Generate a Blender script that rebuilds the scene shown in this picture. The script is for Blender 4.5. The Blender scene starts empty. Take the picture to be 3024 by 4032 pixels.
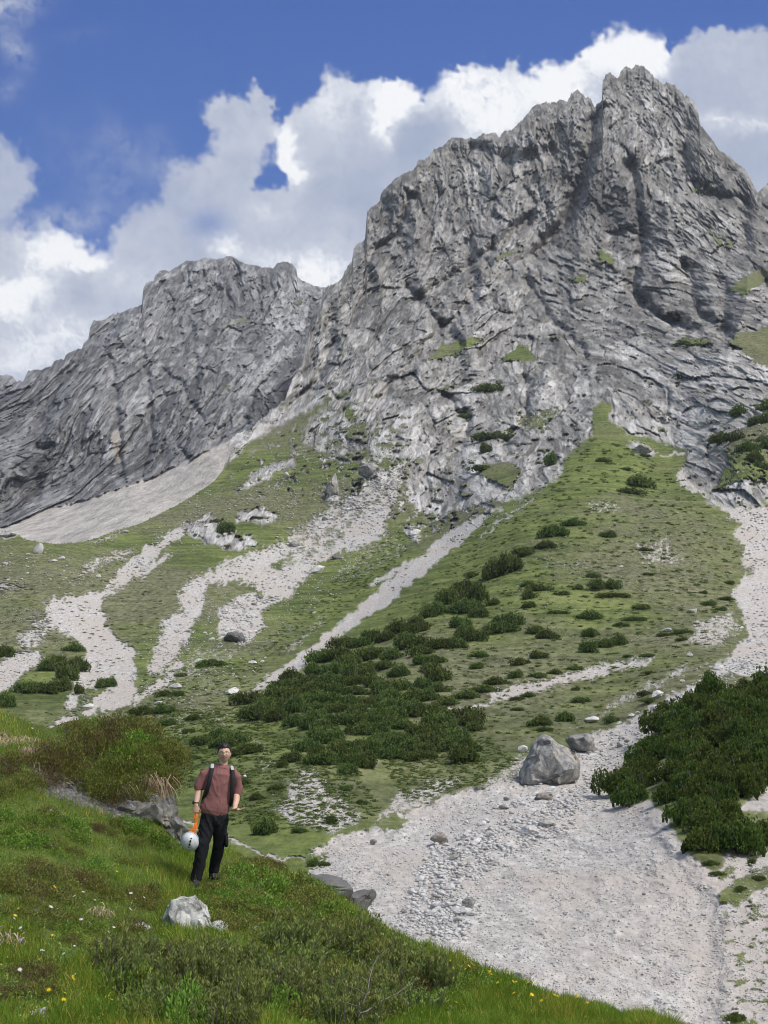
import bpy, bmesh, math, random
import numpy as np
from mathutils import Vector, Matrix

# ---------------------------------------------------------------- camera, sky light, sun, exposure
scene = bpy.context.scene
COL = scene.collection
PITCH = math.radians(12.5)
FPX = 4867.0                      # focal length in pixels of the 3024 x 4032 frame
cam_data = bpy.data.cameras.new("camera")
cam = bpy.data.objects.new("camera", cam_data)
COL.objects.link(cam)
cam_data.sensor_fit = 'VERTICAL'
cam_data.sensor_height = 24.0
cam_data.lens = 24.0 * FPX / 4032.0
cam_data.clip_start = 0.1
cam_data.clip_end = 30000.0
cam.location = (0, 0, 0)
cam.rotation_euler = (math.radians(90) + PITCH, 0, 0)
scene.camera = cam

SUN_AZ, SUN_EL = math.radians(126), math.radians(54)   # clockwise from the viewing direction
world = bpy.data.worlds.new("World")
scene.world = world
world.use_nodes = True
wn = world.node_tree
bg = wn.nodes['Background']
skyt = wn.nodes.new('ShaderNodeTexSky')
skyt.sky_type = 'NISHITA'
skyt.sun_disc = False
skyt.sun_elevation = SUN_EL
skyt.sun_rotation = SUN_AZ
skyt.air_density = 1.0
skyt.dust_density = 2.5
wn.links.new(skyt.outputs[0], bg.inputs[0])
bg.inputs[1].default_value = 0.115
sun_data = bpy.data.lights.new("sun", 'SUN')
sun_data.energy = 2.55
sun_data.angle = math.radians(6)
sun_data.color = (1.0, 0.955, 0.885)
sun = bpy.data.objects.new("sun", sun_data)
COL.objects.link(sun)
sv = Vector((math.sin(SUN_AZ) * math.cos(SUN_EL), math.cos(SUN_AZ) * math.cos(SUN_EL), math.sin(SUN_EL)))
sun.rotation_euler = sv.to_track_quat('Z', 'Y').to_euler()
scene.view_settings.view_transform = 'Standard'
scene.view_settings.look = 'None'
scene.view_settings.exposure = 0.17
scene.view_settings.gamma = 1.0
try:
    scene.cycles.max_bounces = 5
    scene.cycles.diffuse_bounces = 3
    scene.cycles.transparent_max_bounces = 6
    scene.cycles.volume_bounces = 0
    scene.cycles.filter_width = 1.05
    scene.cycles.use_denoising = True
    scene.cycles.denoising_prefilter = 'ACCURATE'
except Exception:
    pass

rng = np.random.default_rng(7)
random.seed(7)

# ---------------------------------------------------------------- numeric helpers
def sst(a, b, x):
    t = np.clip((x - a) / (b - a), 0, 1)
    return t * t * (3 - 2 * t)

def hsh(ix, iy, seed):
    h = (ix.astype(np.int64) * 374761393 + iy.astype(np.int64) * 668265263 + seed * 974634777) & 0xFFFFFFFF
    h = ((h ^ (h >> 13)) * 1274126177) & 0xFFFFFFFF
    h = ((h ^ (h >> 16)) * 2246822519) & 0xFFFFFFFF
    return (h ^ (h >> 15)) & 0xFFFFFF

_ang = np.linspace(0, 2 * np.pi, 256, endpoint=False)
_GX, _GY = np.cos(_ang), np.sin(_ang)

def pn(x, y, seed=0):
    xi = np.floor(x); yi = np.floor(y)
    fx = x - xi; fy = y - yi
    xi = xi.astype(np.int64); yi = yi.astype(np.int64)
    ux = fx * fx * fx * (fx * (fx * 6 - 15) + 10); uy = fy * fy * fy * (fy * (fy * 6 - 15) + 10)
    def g(i, j):
        k = hsh(xi + i, yi + j, seed) & 255
        return _GX[k] * (fx - i) + _GY[k] * (fy - j)
    a = g(0, 0); b = g(1, 0); c = g(0, 1); d = g(1, 1)
    return ((a + (b - a) * ux) * (1 - uy) + (c + (d - c) * ux) * uy) * 1.5

def fbm(x, y, octv=5, seed=0, gain=0.5, lac=2.03):
    s = 0; a = 1; n = 0
    for i in range(octv):
        s = s + a * pn(x, y, seed + i * 17); n += a
        a *= gain; x = x * lac + 13.7; y = y * lac - 7.1
    return s / n

def ridged(x, y, octv=5, seed=0, gain=0.55, lac=2.1):
    s = 0; a = 1; n = 0; w = 1
    for i in range(octv):
        r = 1 - np.abs(pn(x, y, seed + i * 31)) * 1.4
        r = r * r * w; w = np.clip(r * 1.6, 0, 1)
        s = s + a * r; n += a
        a *= gain; x = x * lac + 3.3; y = y * lac + 9.2
    return s / n

def facets(x, y, seed=0, tilt=1.0):
    """blocky broken rock: a tilted plane per cell, and the distance to the crack between cells"""
    xi = np.floor(x).astype(np.int64); yi = np.floor(y).astype(np.int64)
    f1 = np.full(x.shape, 9.0); f2 = np.full(x.shape, 9.0)
    bx = np.zeros(x.shape); by = np.zeros(x.shape); bid = np.zeros(x.shape, np.int64)
    for i in (-1, 0, 1):
        for j in (-1, 0, 1):
            h = hsh(xi + i, yi + j, seed)
            dx = xi + i + (h & 1023) / 1023.0 - x
            dy = yi + j + ((h >> 10) & 1023) / 1023.0 - y
            d = dx * dx + dy * dy
            m = d < f1
            f2 = np.where(m, f1, np.minimum(f2, d))
            bx = np.where(m, dx, bx); by = np.where(m, dy, by); bid = np.where(m, h, bid)
            f1 = np.where(m, d, f1)
    k = hsh(bid, bid >> 7, seed + 5)
    gx = (k & 255) / 127.5 - 1; gy = ((k >> 8) & 255) / 127.5 - 1; gh = ((k >> 16) & 255) / 255.0
    val = gh * 0.6 - tilt * (gx * bx + gy * by) * 0.7
    return val, np.sqrt(f2) - np.sqrt(f1), gh

def tps(pts, U, V):
    """thin-plate interpolation of log distance through scattered control points"""
    p = np.array(pts, float); a = p[:, :2] / 1000.0; z = np.log(p[:, 2]); n = len(p)
    def ker(r2): return np.where(r2 > 0, 0.5 * r2 * np.log(np.maximum(r2, 1e-12)), 0)
    A = np.zeros((n + 3, n + 3))
    A[:n, :n] = ker(((a[:, None] - a[None]) ** 2).sum(-1)) + np.eye(n) * 0.002
    A[:n, n] = 1; A[:n, n + 1:] = a; A[n, :n] = 1; A[n + 1:, :n] = a.T
    w = np.linalg.solve(A, np.concatenate([z, np.zeros(3)]))
    cu = np.linspace(U.min(), U.max(), 90); cv = np.linspace(V.min(), V.max(), 110)
    gu, gv = np.meshgrid(cu, cv)
    q = np.stack([gu.ravel(), gv.ravel()], 1) / 1000.0
    g = ker(((q[:, None] - a[None]) ** 2).sum(-1)) @ w[:n] + w[n] + q @ w[n + 1:]
    g = g.reshape(gu.shape)
    fu = np.clip((U - cu[0]) / (cu[1] - cu[0]), 0, 88.999); fv = np.clip((V - cv[0]) / (cv[1] - cv[0]), 0, 108.999)
    iu = fu.astype(int); iv = fv.astype(int); fu = fu - iu; fv = fv - iv
    r = (g[iv, iu] * (1 - fu) + g[iv, iu + 1] * fu) * (1 - fv) + (g[iv + 1, iu] * (1 - fu) + g[iv + 1, iu + 1] * fu) * fv
    return np.exp(r)

CP, SP = math.cos(PITCH), math.sin(PITCH)
def ray(u, v):
    """direction with unit forward (world Y) component"""
    a = (np.asarray(u, float) - 1512.0) / FPX; b = -(np.asarray(v, float) - 2016.0) / FPX
    y = CP - b * SP; z = SP + b * CP
    return a / y, z / y

def place(u, v, D):
    x, z = ray(u, v)
    return np.stack([x * D, np.ones_like(x) * D, z * D], -1)

def sdist(poly, u, v, reach=150):
    """signed distance in frame pixels to a traced outline (positive inside); far outside = -reach"""
    p = np.array(poly, float)
    out = np.full(u.shape, -float(reach))
    m = (u > p[:, 0].min() - reach) & (u < p[:, 0].max() + reach) & (v > p[:, 1].min() - reach) & (v < p[:, 1].max() + reach)
    if not m.any(): return out
    x = u[m]; y = v[m]; d = np.full(x.shape, 1e9); ins = np.zeros(x.shape, bool)
    for i in range(len(p)):
        x0, y0 = p[i]; x1, y1 = p[(i + 1) % len(p)]
        ex, ey = x1 - x0, y1 - y0; L = ex * ex + ey * ey + 1e-9
        t = np.clip(((x - x0) * ex + (y - y0) * ey) / L, 0, 1)
        d = np.minimum(d, (x - x0 - t * ex) ** 2 + (y - y0 - t * ey) ** 2)
        c = ((y0 > y) != (y1 > y)) & (x < (ex) * (y - y0) / (ey if ey != 0 else 1e-9) + x0)
        ins ^= c
    d = np.sqrt(d)
    out[m] = np.maximum(np.where(ins, d, -d), -reach)
    return out

def mesh_obj(name, verts, faces, mat=None, parent=None, smooth=True, attrs=None, uniform=4, mats=None, midx=None):
    """one mesh object; faces is an (n, k) array or a list"""
    me = bpy.data.meshes.new(name)
    verts = np.asarray(verts, np.float32)
    if isinstance(faces, np.ndarray):
        k = faces.shape[1]; nf = len(faces)
        me.vertices.add(len(verts)); me.vertices.foreach_set('co', verts.ravel())
        me.loops.add(nf * k); me.loops.foreach_set('vertex_index', faces.astype(np.int32).ravel())
        me.polygons.add(nf)
        me.polygons.foreach_set('loop_start', np.arange(0, nf * k, k, dtype=np.int32))
        try: me.polygons.foreach_set('loop_total', np.full(nf, k, np.int32))
        except Exception: pass
        me.update(calc_edges=True)
    else:
        me.from_pydata([tuple(map(float, q)) for q in verts], [], [tuple(int(i) for i in f) for f in faces])
        me.update()
    if smooth:
        me.polygons.foreach_set('use_smooth', np.ones(len(me.polygons), bool))
    if attrs:
        for an, arr in attrs.items():
            arr = np.asarray(arr, np.float32)
            if arr.ndim == 2:
                at = me.attributes.new(an, 'FLOAT_COLOR', 'POINT')
                if arr.shape[1] == 3: arr = np.concatenate([arr, np.ones((len(arr), 1), np.float32)], 1)
                at.data.foreach_set('color', arr.ravel())
            else:
                at = me.attributes.new(an, 'FLOAT', 'POINT'); at.data.foreach_set('value', arr.ravel())
    if mat is not None: me.materials.append(mat)
    if mats:
        for m_ in mats: me.materials.append(m_)
    if midx is not None: me.polygons.foreach_set('material_index', np.asarray(midx, np.int32))
    o = bpy.data.objects.new(name, me)
    COL.objects.link(o)
    if parent is not None: o.parent = parent
    return o

def tag(o, label=None, cat=None, group=None, kind=None):
    if label: o['label'] = label
    if cat: o['category'] = cat
    if group: o['group'] = group
    if kind: o['kind'] = kind
    return o

def grid_faces(nr, nc):
    i = np.arange(nr * nc).reshape(nr, nc)
    return np.stack([i[:-1, :-1], i[:-1, 1:], i[1:, 1:], i[1:, :-1]], -1).reshape(-1, 4)

# ---------------------------------------------------------------- material helpers
class NT:
    def __init__(s, name, rough=0.9, spec=0.2):
        s.m = bpy.data.materials.new(name); s.m.use_nodes = True
        s.t = s.m.node_tree; s.b = s.t.nodes['Principled BSDF']
        s.b.inputs['Roughness'].default_value = rough
        s.b.inputs['Specular IOR Level'].default_value = spec
    def n(s, typ, **kw):
        o = s.t.nodes.new(typ)
        for k, v in kw.items(): setattr(o, k, v)
        return o
    def l(s, a, b): s.t.links.new(a, b)
    def attr(s, name): return s.n('ShaderNodeAttribute', attribute_name=name)
    def obj(s): return s.n('ShaderNodeTexCoord').outputs['Object']
    def geo(s): return s.n('ShaderNodeNewGeometry').outputs['Position']
    def map(s, vec, sc):
        m = s.n('ShaderNodeMapping'); m.inputs['Scale'].default_value = sc; s.l(vec, m.inputs[0]); return m.outputs[0]
    def noise(s, vec, scale, detail=4, rough=0.6, dist=0.0):
        t = s.n('ShaderNodeTexNoise'); t.inputs['Scale'].default_value = scale; t.inputs['Detail'].default_value = detail
        t.inputs['Roughness'].default_value = rough; t.inputs['Distortion'].default_value = dist
        s.l(vec, t.inputs['Vector']); return t.outputs['Fac']
    def voro(s, vec, scale, feature='F1'):
        t = s.n('ShaderNodeTexVoronoi', feature=feature); t.inputs['Scale'].default_value = scale
        s.l(vec, t.inputs['Vector']); return t
    def ramp(s, fac, stops):
        r = s.n('ShaderNodeValToRGB'); e = r.color_ramp.elements
        while len(e) < len(stops): e.new(0.5)
        for i, (p, c) in enumerate(stops):
            e[i].position = p; e[i].color = (c[0], c[1], c[2], 1) if not isinstance(c, (int, float)) else (c, c, c, 1)
        s.l(fac, r.inputs[0]); return r.outputs[0]
    def mix(s, fac, a, b, mode='MIX'):
        m = s.n('ShaderNodeMix', data_type='RGBA', blend_type=mode)
        for v, i in ((fac, 0), (a, 6), (b, 7)):
            if hasattr(v, 'links'): s.l(v, m.inputs[i])
            elif isinstance(v, (int, float)): m.inputs[i].default_value = v if i == 0 else (v, v, v, 1)
            else: m.inputs[i].default_value = (*v, 1)
        return m.outputs[2]
    def math(s, op, a, b=0.0):
        m = s.n('ShaderNodeMath', operation=op)
        for v, i in ((a, 0), (b, 1)):
            if hasattr(v, 'links'): s.l(v, m.inputs[i])
            else: m.inputs[i].default_value = v
        return m.outputs[0]
    def bump(s, h, strength, dist):
        b = s.n('ShaderNodeBump'); b.inputs['Strength'].default_value = strength; b.inputs['Distance'].default_value = dist
        s.l(h, b.inputs['Height']); s.l(b.outputs[0], s.b.inputs['Normal']); return b
    def color(s, c):
        if hasattr(c, 'links'): s.l(c, s.b.inputs['Base Color'])
        else: s.b.inputs['Base Color'].default_value = (*c, 1)
        return s
# ---------------------------------------------------------------- the sky with its clouds, a dome patch 11 km out
def build_sky():
    nu, nv = 760, 640
    us = np.linspace(-900, 3900, nu); vs = np.linspace(-1500, 2300, nv)
    U, V = np.meshgrid(us, vs)
    R = 11000.0
    a = (U - 1512) / FPX; b = -(V - 2016) / FPX
    d = np.stack([a, CP - b * SP, SP + b * CP], -1); d /= np.linalg.norm(d, axis=-1, keepdims=True)
    P = d * R
    # cumulus outlines
    n1 = fbm(U / 230, V / 230, 6, 3); n2 = fbm(U / 60, V / 60, 4, 9)
    wu = U + 46 * fbm(U / 150, V / 150, 4, 21) + 14 * pn(U / 26, V / 26, 5); wv = V + 46 * fbm(U / 150, V / 150, 4, 22) + 14 * pn(U / 26, V / 26, 6)
    bil = 1 - np.abs(fbm(wu / 95, wv / 95, 5, 40, 0.6)) * 2.6
    bil2 = 1 - np.abs(fbm(wu / 38, wv / 38, 4, 44, 0.6)) * 2.6
    mainp = [(-900, 1010), (-300, 900), (0, 890), (110, 925), (210, 905), (300, 935), (360, 975), (425, 985), (450, 905), (525, 850), (585, 812),
             (630, 772), (640, 680), (700, 660), (775, 640), (850, 600), (830, 556), (850, 510), (793, 447), (820, 401), (860, 376), (920, 392),
             (966, 392), (990, 368), (975, 328), (1003, 315), (1030, 355), (1066, 392), (1085, 437), (1075, 483), (1100, 515), (1130, 470), (1160, 437),
             (1240, 374), (1276, 305), (1367, 303), (1449, 319), (1531, 299), (1604, 337), (1650, 388), (1695, 355), (1777, 290), (1859, 246),
             (1950, 262), (2023, 244), (2050, 290), (2087, 301), (2133, 262), (2260, 246), (2297, 173), (2380, 150), (2479, 120), (2560, 140), (2607, 173),
             (2628, 222), (2650, 196), (2716, 146), (2825, 90), (2898, 118), (3024, 112), (3300, 60), (3900, -200), (3900, 2300), (-900, 2300)]
    sd = sdist(mainp, wu, wv, 260)
    hole = sdist([(1040, 600), (1080, 555), (1100, 590), (1085, 640), (1110, 690), (1108, 735), (1060, 745), (1010, 760), (1015, 700), (1030, 650)], wu, wv, 120)
    sd = np.minimum(sd, -hole)
    leftp = [(-500, 480), (0, 545), (55, 583), (95, 629), (140, 665), (140, 747), (75, 805), (0, 862), (-500, 900)]
    sdl = sdist(leftp, wu, wv, 200)
    def alpha(s, soft): return sst(-soft, soft, s + 26 * n2 + 18 * n1)
    soft = 13 + 20 * sst(-0.1, 0.3, n1)
    lefty = sst(1250, 500, U)
    A = alpha(sd, soft + 16 * lefty)
    A = np.maximum(A, alpha(sdl, 34) * 0.86)
    # thin places of the left clouds
    thin = np.exp(-(((U - 820) / 90) ** 2 + ((V - 880) / 60) ** 2)) * 0.55 + np.exp(-(((U - 480) / 200) ** 2 + ((V - 760) / 150) ** 2)) * 0.2
    A = A * (1 - np.clip(thin, 0, 1))
    # wisps
    def wisp(cu, cv, ru, rv, ang, amp, s):
        c, q = math.cos(ang), math.sin(ang)
        x = (U - cu) * c + (V - cv) * q; y = -(U - cu) * q + (V - cv) * c
        g = np.exp(-(x / ru) ** 2 - (y / rv) ** 2)
        return amp * g * np.clip(0.6 + 1.2 * fbm(wu / 70, wv / 70, 5, s, .6), 0, 1.3)
    W = (wisp(20, 20, 130, 75, -0.25, 0.95, 50) + wisp(60, 190, 90, 50, 0.9, 0.6, 51) + wisp(30, 350, 60, 50, 0, 0.3, 52) +
         wisp(500, 590, 150, 60, 0.9, 0.3, 53) + wisp(640, 640, 120, 60, 1.3, 0.32, 54) + wisp(250, 860, 180, 60, -0.1, 0.55, 55) +
         wisp(420, 700, 260, 120, 0.7, 0.22, 56) + wisp(270, 150, 140, 30, -0.2, 0.10, 57) + wisp(1200, 530, 70, 50, 0.4, 0.35, 58) +
         wisp(60, 900, 200, 60, 0, 0.7, 59))
    A = np.clip(1 - (1 - A) * (1 - np.clip(W, 0, 1)), 0, 1)
    # brightness
    L = 0.64 + 0.12 * n1
    def bl(cu, cv, ru, rv, w): return w * np.exp(-((wu - cu) / ru) ** 2 - ((wv - cv) / rv) ** 2)
    B = (bl(1545, 400, 75, 90, .62) + bl(1520, 520, 40, 60, .35) + bl(1590, 350, 60, 60, .3) + bl(1125, 600, 42, 85, .62) + bl(1180, 690, 50, 40, .35) +
         bl(1330, 420, 130, 110, .16) + bl(1880, 360, 190, 100, .30) + bl(1960, 480, 160, 90, .34) + bl(2180, 330, 95, 85, .55) + bl(2260, 420, 90, 70, .3) +
         bl(2440, 200, 170, 95, .52) + bl(2560, 240, 70, 90, .35) + bl(230, 985, 150, 75, .50) + bl(110, 1130, 110, 60, .30) + bl(20, 1190, 60, 60, .42) + bl(350, 1030, 70, 40, .3) +
         bl(1250, 1090, 150, 90, .42) + bl(1050, 1020, 140, 60, .15) + bl(880, 960, 60, 50, .34) + bl(1320, 900, 60, 120, .10) + bl(520, 1110, 160, 80, .12) + bl(250, 1300, 260, 120, .22) +
         bl(60, 1420, 180, 90, .15) + bl(850, 400, 60, 40, .10) + bl(1010, 350, 50, 50, .08) + bl(2830, 470, 100, 30, .22) + bl(2980, 500, 80, 30, .2) +
         bl(1810, 300, 90, 50, .12) + bl(1050, 840, 90, 60, .12) + bl(700, 880, 120, 80, .05) + bl(500, 930, 80, 50, .06) -
         bl(1690, 480, 90, 90, .20) - bl(1640, 590, 110, 70, .12) - bl(1450, 760, 180, 140, .07) - bl(1260, 720, 160, 100, .02) - bl(2780, 300, 150, 160, .02) -
         bl(2950, 620, 140, 90, .12) - bl(640, 780, 120, 90, .04) - bl(330, 1180, 120, 60, .10))
    rim = sst(-10, 25, sd) * sst(130, 15, sd) * 0.12 * sst(900, 1300, U) * sst(2600, 2400, U)
    bright = np.clip(B / 0.4, 0.18, 1)
    L = L + B + rim + bright * 0.23 * (bil - 0.45) + bright * 0.15 * (bil2 - 0.45) + 0.03 * n2
    L = np.clip(L, 0.30, 1.05)
    ks = np.array([0.30, 0.48, 0.62, 0.78, 0.92, 1.05])
    cr = np.interp(L, ks, [.27, .36, .45, .60, .82, .97]); cg = np.interp(L, ks, [.34, .43, .50, .64, .85, .98]); cb = np.interp(L, ks, [.50, .575, .63, .74, .91, 1.0])
    cloud = np.stack([cr, cg, cb], -1)
    el = np.clip(V / 1400.0, -1, 1)[..., None]
    sky = np.array([.036, .115, .42]) * (1 - np.clip(el, 0, 1)) + np.array([.078, .19, .55]) * np.clip(el, 0, 1)
    sky = sky * (1 + 0.05 * np.clip(-el, 0, 1)) * (1 + 0.06 * (U / 3024 - .5))[..., None]
    col = sky * (1 - A[..., None]) + cloud * A[..., None]
    m = bpy.data.materials.new("sky_and_clouds"); m.use_nodes = True
    t = m.node_tree; t.nodes.clear()
    e = t.nodes.new('ShaderNodeEmission'); o = t.nodes.new('ShaderNodeOutputMaterial'); at = t.nodes.new('ShaderNodeAttribute'); at.attribute_name = 'col'
    t.links.new(at.outputs['Color'], e.inputs[0]); t.links.new(e.outputs[0], o.inputs[0])
    e.inputs[1].default_value = 0.94
    ob = mesh_obj("sky", P.reshape(-1, 3), grid_faces(nv, nu), m, attrs={'col': col.reshape(-1, 3)})
    tag(ob, kind='structure')
build_sky()
# ---------------------------------------------------------------- terrain sheets
class Sheet:
    """a relief surface sampled column by column; look up the point under a traced frame position"""
    def __init__(s, us, vtop, vbot, nr, cps):
        s.us = us; s.nr = nr; s.nc = len(us); s.vt = vtop; s.vb = vbot
        t = np.linspace(0, 1, nr)[:, None]
        k = np.exp(-np.linspace(-2.2, 2.2, 91) ** 2); k /= k.sum()
        s.vs = np.convolve(np.pad(vtop, 45, mode='edge'), k, 'valid')
        s.V = vbot[None] + (s.vs - vbot)[None] * t + (vtop - s.vs)[None] * sst(.84, 1, t)
        s.U = np.repeat(us[None], nr, 0)
        s.D = tps(cps, s.U, s.V)
    def finish(s):
        s.P = place(s.U, s.V, s.D)
        du = np.gradient(s.P, axis=1); dv = np.gradient(s.P, axis=0)
        n = np.cross(du, dv); n /= np.linalg.norm(n, axis=-1, keepdims=True) + 1e-9
        n[n[..., 2] < 0] *= -1
        s.N = n
    def idx(s, u, v):
        u = np.atleast_1d(np.asarray(u, float)); v = np.atleast_1d(np.asarray(v, float))
        fc = np.interp(u, s.us, np.arange(s.nc)); c = np.clip(fc.astype(int), 0, s.nc - 2); f = fc - c
        vt = np.interp(u, s.us, s.vs); vb = np.interp(u, s.us, s.vb)
        fr = np.clip((v - vb) / (vt - vb), 0, 0.99999) * (s.nr - 1); r = np.clip(fr.astype(int), 0, s.nr - 2); g = fr - r
        return c, f, r, g
    def at(s, u, v):
        c, f, r, g = s.idx(u, v); f = f[:, None]; g = g[:, None]; P = s.P
        return (P[r, c] * (1 - f) + P[r, c + 1] * f) * (1 - g) + (P[r + 1, c] * (1 - f) + P[r + 1, c + 1] * f) * g
    def nat(s, u, v):
        c, f, r, g = s.idx(u, v)
        a = s.N[np.maximum(r - 4, 0), np.maximum(c - 4, 0)] + s.N[np.minimum(r + 4, s.nr - 1), np.minimum(c + 4, s.nc - 1)] + s.N[r, c]
        return a / np.linalg.norm(a, axis=-1, keepdims=True)

def colspace(lo, hi, step, margin, mstep):
    a = np.arange(lo, hi + 1, step)
    l = lo - np.cumsum(np.linspace(step, mstep, 26)); l = l[l > -margin + lo]
    h = a[-1] + np.cumsum(np.linspace(step, mstep, 26)); h = h[h < hi + margin]
    return np.concatenate([l[::-1], a, h]).astype(float)

def interp_line(pts, us):
    p = np.array(pts, float)
    return np.interp(us, p[:, 0], p[:, 1])

def rock_fields(s, t, sc, a, seed, wa=14):
    """broken limestone with its strata at one angle: buttresses, ribs, blocks, cracks (metres towards the viewer)"""
    w1 = fbm(s / 60, t / 60, 4, 101) * wa * sc; w2 = fbm(s / 60 + 9, t / 60, 4, 102) * wa * sc
    w3 = fbm(s / 13, t / 13, 3, 103) * 2.2 * sc; w4 = fbm(s / 13 + 5, t / 13, 3, 104) * 2.2 * sc
    cs, sn = math.cos(a), math.sin(a)
    sr = (s + w1) * cs + (t + w2) * sn; tr = -(s + w1) * sn + (t + w2) * cs
    sq = sr + w3; tq = tr + w4
    big = ridged(sr / (80 * sc), tr / (300 * sc), 4, seed + 10) * 30 * sc
    mid = ridged(sq / (24 * sc), tq / (60 * sc), 4, seed + 20) * 3.0 * sc
    f1, c1, h1 = facets(sq / (21 * sc), tq / (36 * sc), seed + 31, 1.2)
    f2, c2, h2 = facets(sq / (8.0 * sc) + f1 * .35, tq / (14 * sc), seed + 32, 1.3)
    f3, c3, h3 = facets(sq / (3.3 * sc) + f2 * .3, tq / (5.0 * sc), seed + 33, 1.3)
    f4, c4, h4 = facets(sq / (1.55 * sc) + f3 * .3, tq / (2.3 * sc), seed + 34, 1.3)
    hi = f1 * 11 * sc + f2 * 7.0 * sc + f3 * 4.4 * sc + f4 * 2.1 * sc + mid - 13.5 * sc
    hi = hi - sst(0.10, 0.0, c1) * 3.0 * sc - sst(0.13, 0.0, c2) * 1.8 * sc * sst(-.1, .3, fbm(s / 40, t / 40, 3, 140))
    tint = 0.5 + 0.24 * (h1 - .5) + 0.40 * (h2 - .5) + 0.48 * (h3 - .5) + .42 * (h4 - .5)
    crack = np.clip(sst(0.07, 0.0, c2) * .6 + sst(.06, 0., c1) * .5, 0, 1)
    return big, hi, tint, crack

def rock_relief(x, y, z, sc, wts, ex=-.42, tf=.52, yk=.20):
    """structural domains, each with its own dip, meeting along ragged borders"""
    kf = (np.clip(y, 200, 1500) / 700.0) ** ex
    s = x * kf; t = (z + yk * y) * tf * kf
    nz = [fbm(s / 50 + 7 * i, t / 50, 4, 170 + i) * 1.1 for i in range(len(wts))]
    lw = np.stack([np.log(w + 1e-4) + n * 1.3 for (w, a), n in zip(wts, nz)], 0)
    e = np.exp((lw - lw.max(0)) * 9); e /= e.sum(0)
    out = [0, 0, 0, 0]
    for i, (w, a) in enumerate(wts):
        m = e[i] > .01
        r = rock_fields(s[m], t[m], sc, math.radians(a), 200 + 60 * i)
        for k in range(4):
            q = np.zeros(s.shape); q[m] = r[k] * e[i][m]; out[k] = out[k] + q
    big, hi, tint, crack = out
    hi = hi + fbm(s / (2.4 * sc), t / (2.4 * sc), 3, 150) * 1.5 * sc
    tint = tint + 0.25 * fbm(s / 55, t / 55, 4, 160)
    return big, hi, tint, crack

# ---- main mountain, its grass slopes and the gravel gully: one continuous surface
SKY_B = [(-500, 2130), (0, 2090), (70, 2105), (95, 2125), (150, 2135), (230, 2145), (340, 2133), (450, 2095), (560, 2060), (680, 2000), (760, 1955),
         (840, 1900), (880, 1850), (895, 1790), (905, 1735), (930, 1705), (985, 1690), (1040, 1640), (1080, 1600), (1120, 1570), (1155, 1480), (1190, 1430),
         (1215, 1300), (1230, 1235), (1258, 1185), (1276, 1140), (1300, 1128), (1340, 1100), (1362, 1060), (1385, 1025), (1391, 980), (1412, 955), (1430, 948),
         (1437, 945), (1441, 890), (1446, 830), (1462, 808), (1494, 793), (1498, 770), (1506, 752), (1530, 725), (1560, 697), (1590, 684), (1615, 676), (1636, 655),
         (1645, 632), (1652, 625), (1690, 622), (1700, 598), (1714, 578), (1742, 572), (1760, 556), (1790, 538), (1850, 541), (1875, 543), (1905, 524),
         (1950, 520), (1968, 532), (1985, 520), (2020, 502), (2047, 475), (2075, 450), (2080, 440), (2096, 415), (2130, 406), (2150, 402), (2160, 408),
         (2190, 404), (2205, 392), (2225, 390), (2235, 398), (2250, 366), (2272, 350), (2292, 362), (2306, 384), (2324, 384), (2332, 400),
         (2343, 420), (2352, 402), (2370, 392), (2372, 330), (2368, 315), (2384, 308), (2384, 290), (2402, 282), (2425, 300), (2438, 302), (2440, 285), (2455, 262),
         (2465, 258), (2478, 270), (2486, 272), (2495, 260), (2502, 252), (2520, 256), (2540, 266), (2565, 290), (2600, 322), (2620, 325), (2632, 324),
         (2655, 334), (2674, 345), (2690, 370), (2697, 380), (2706, 370), (2722, 388), (2735, 410), (2742, 430), (2752, 455), (2755, 490), (2775, 510),
         (2800, 540), (2835, 590), (2880, 620), (2915, 650), (2940, 672), (2960, 715), (2983, 757), (2996, 742), (3020, 720), (3040, 722), (3200, 700), (3524, 840)]
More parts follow.
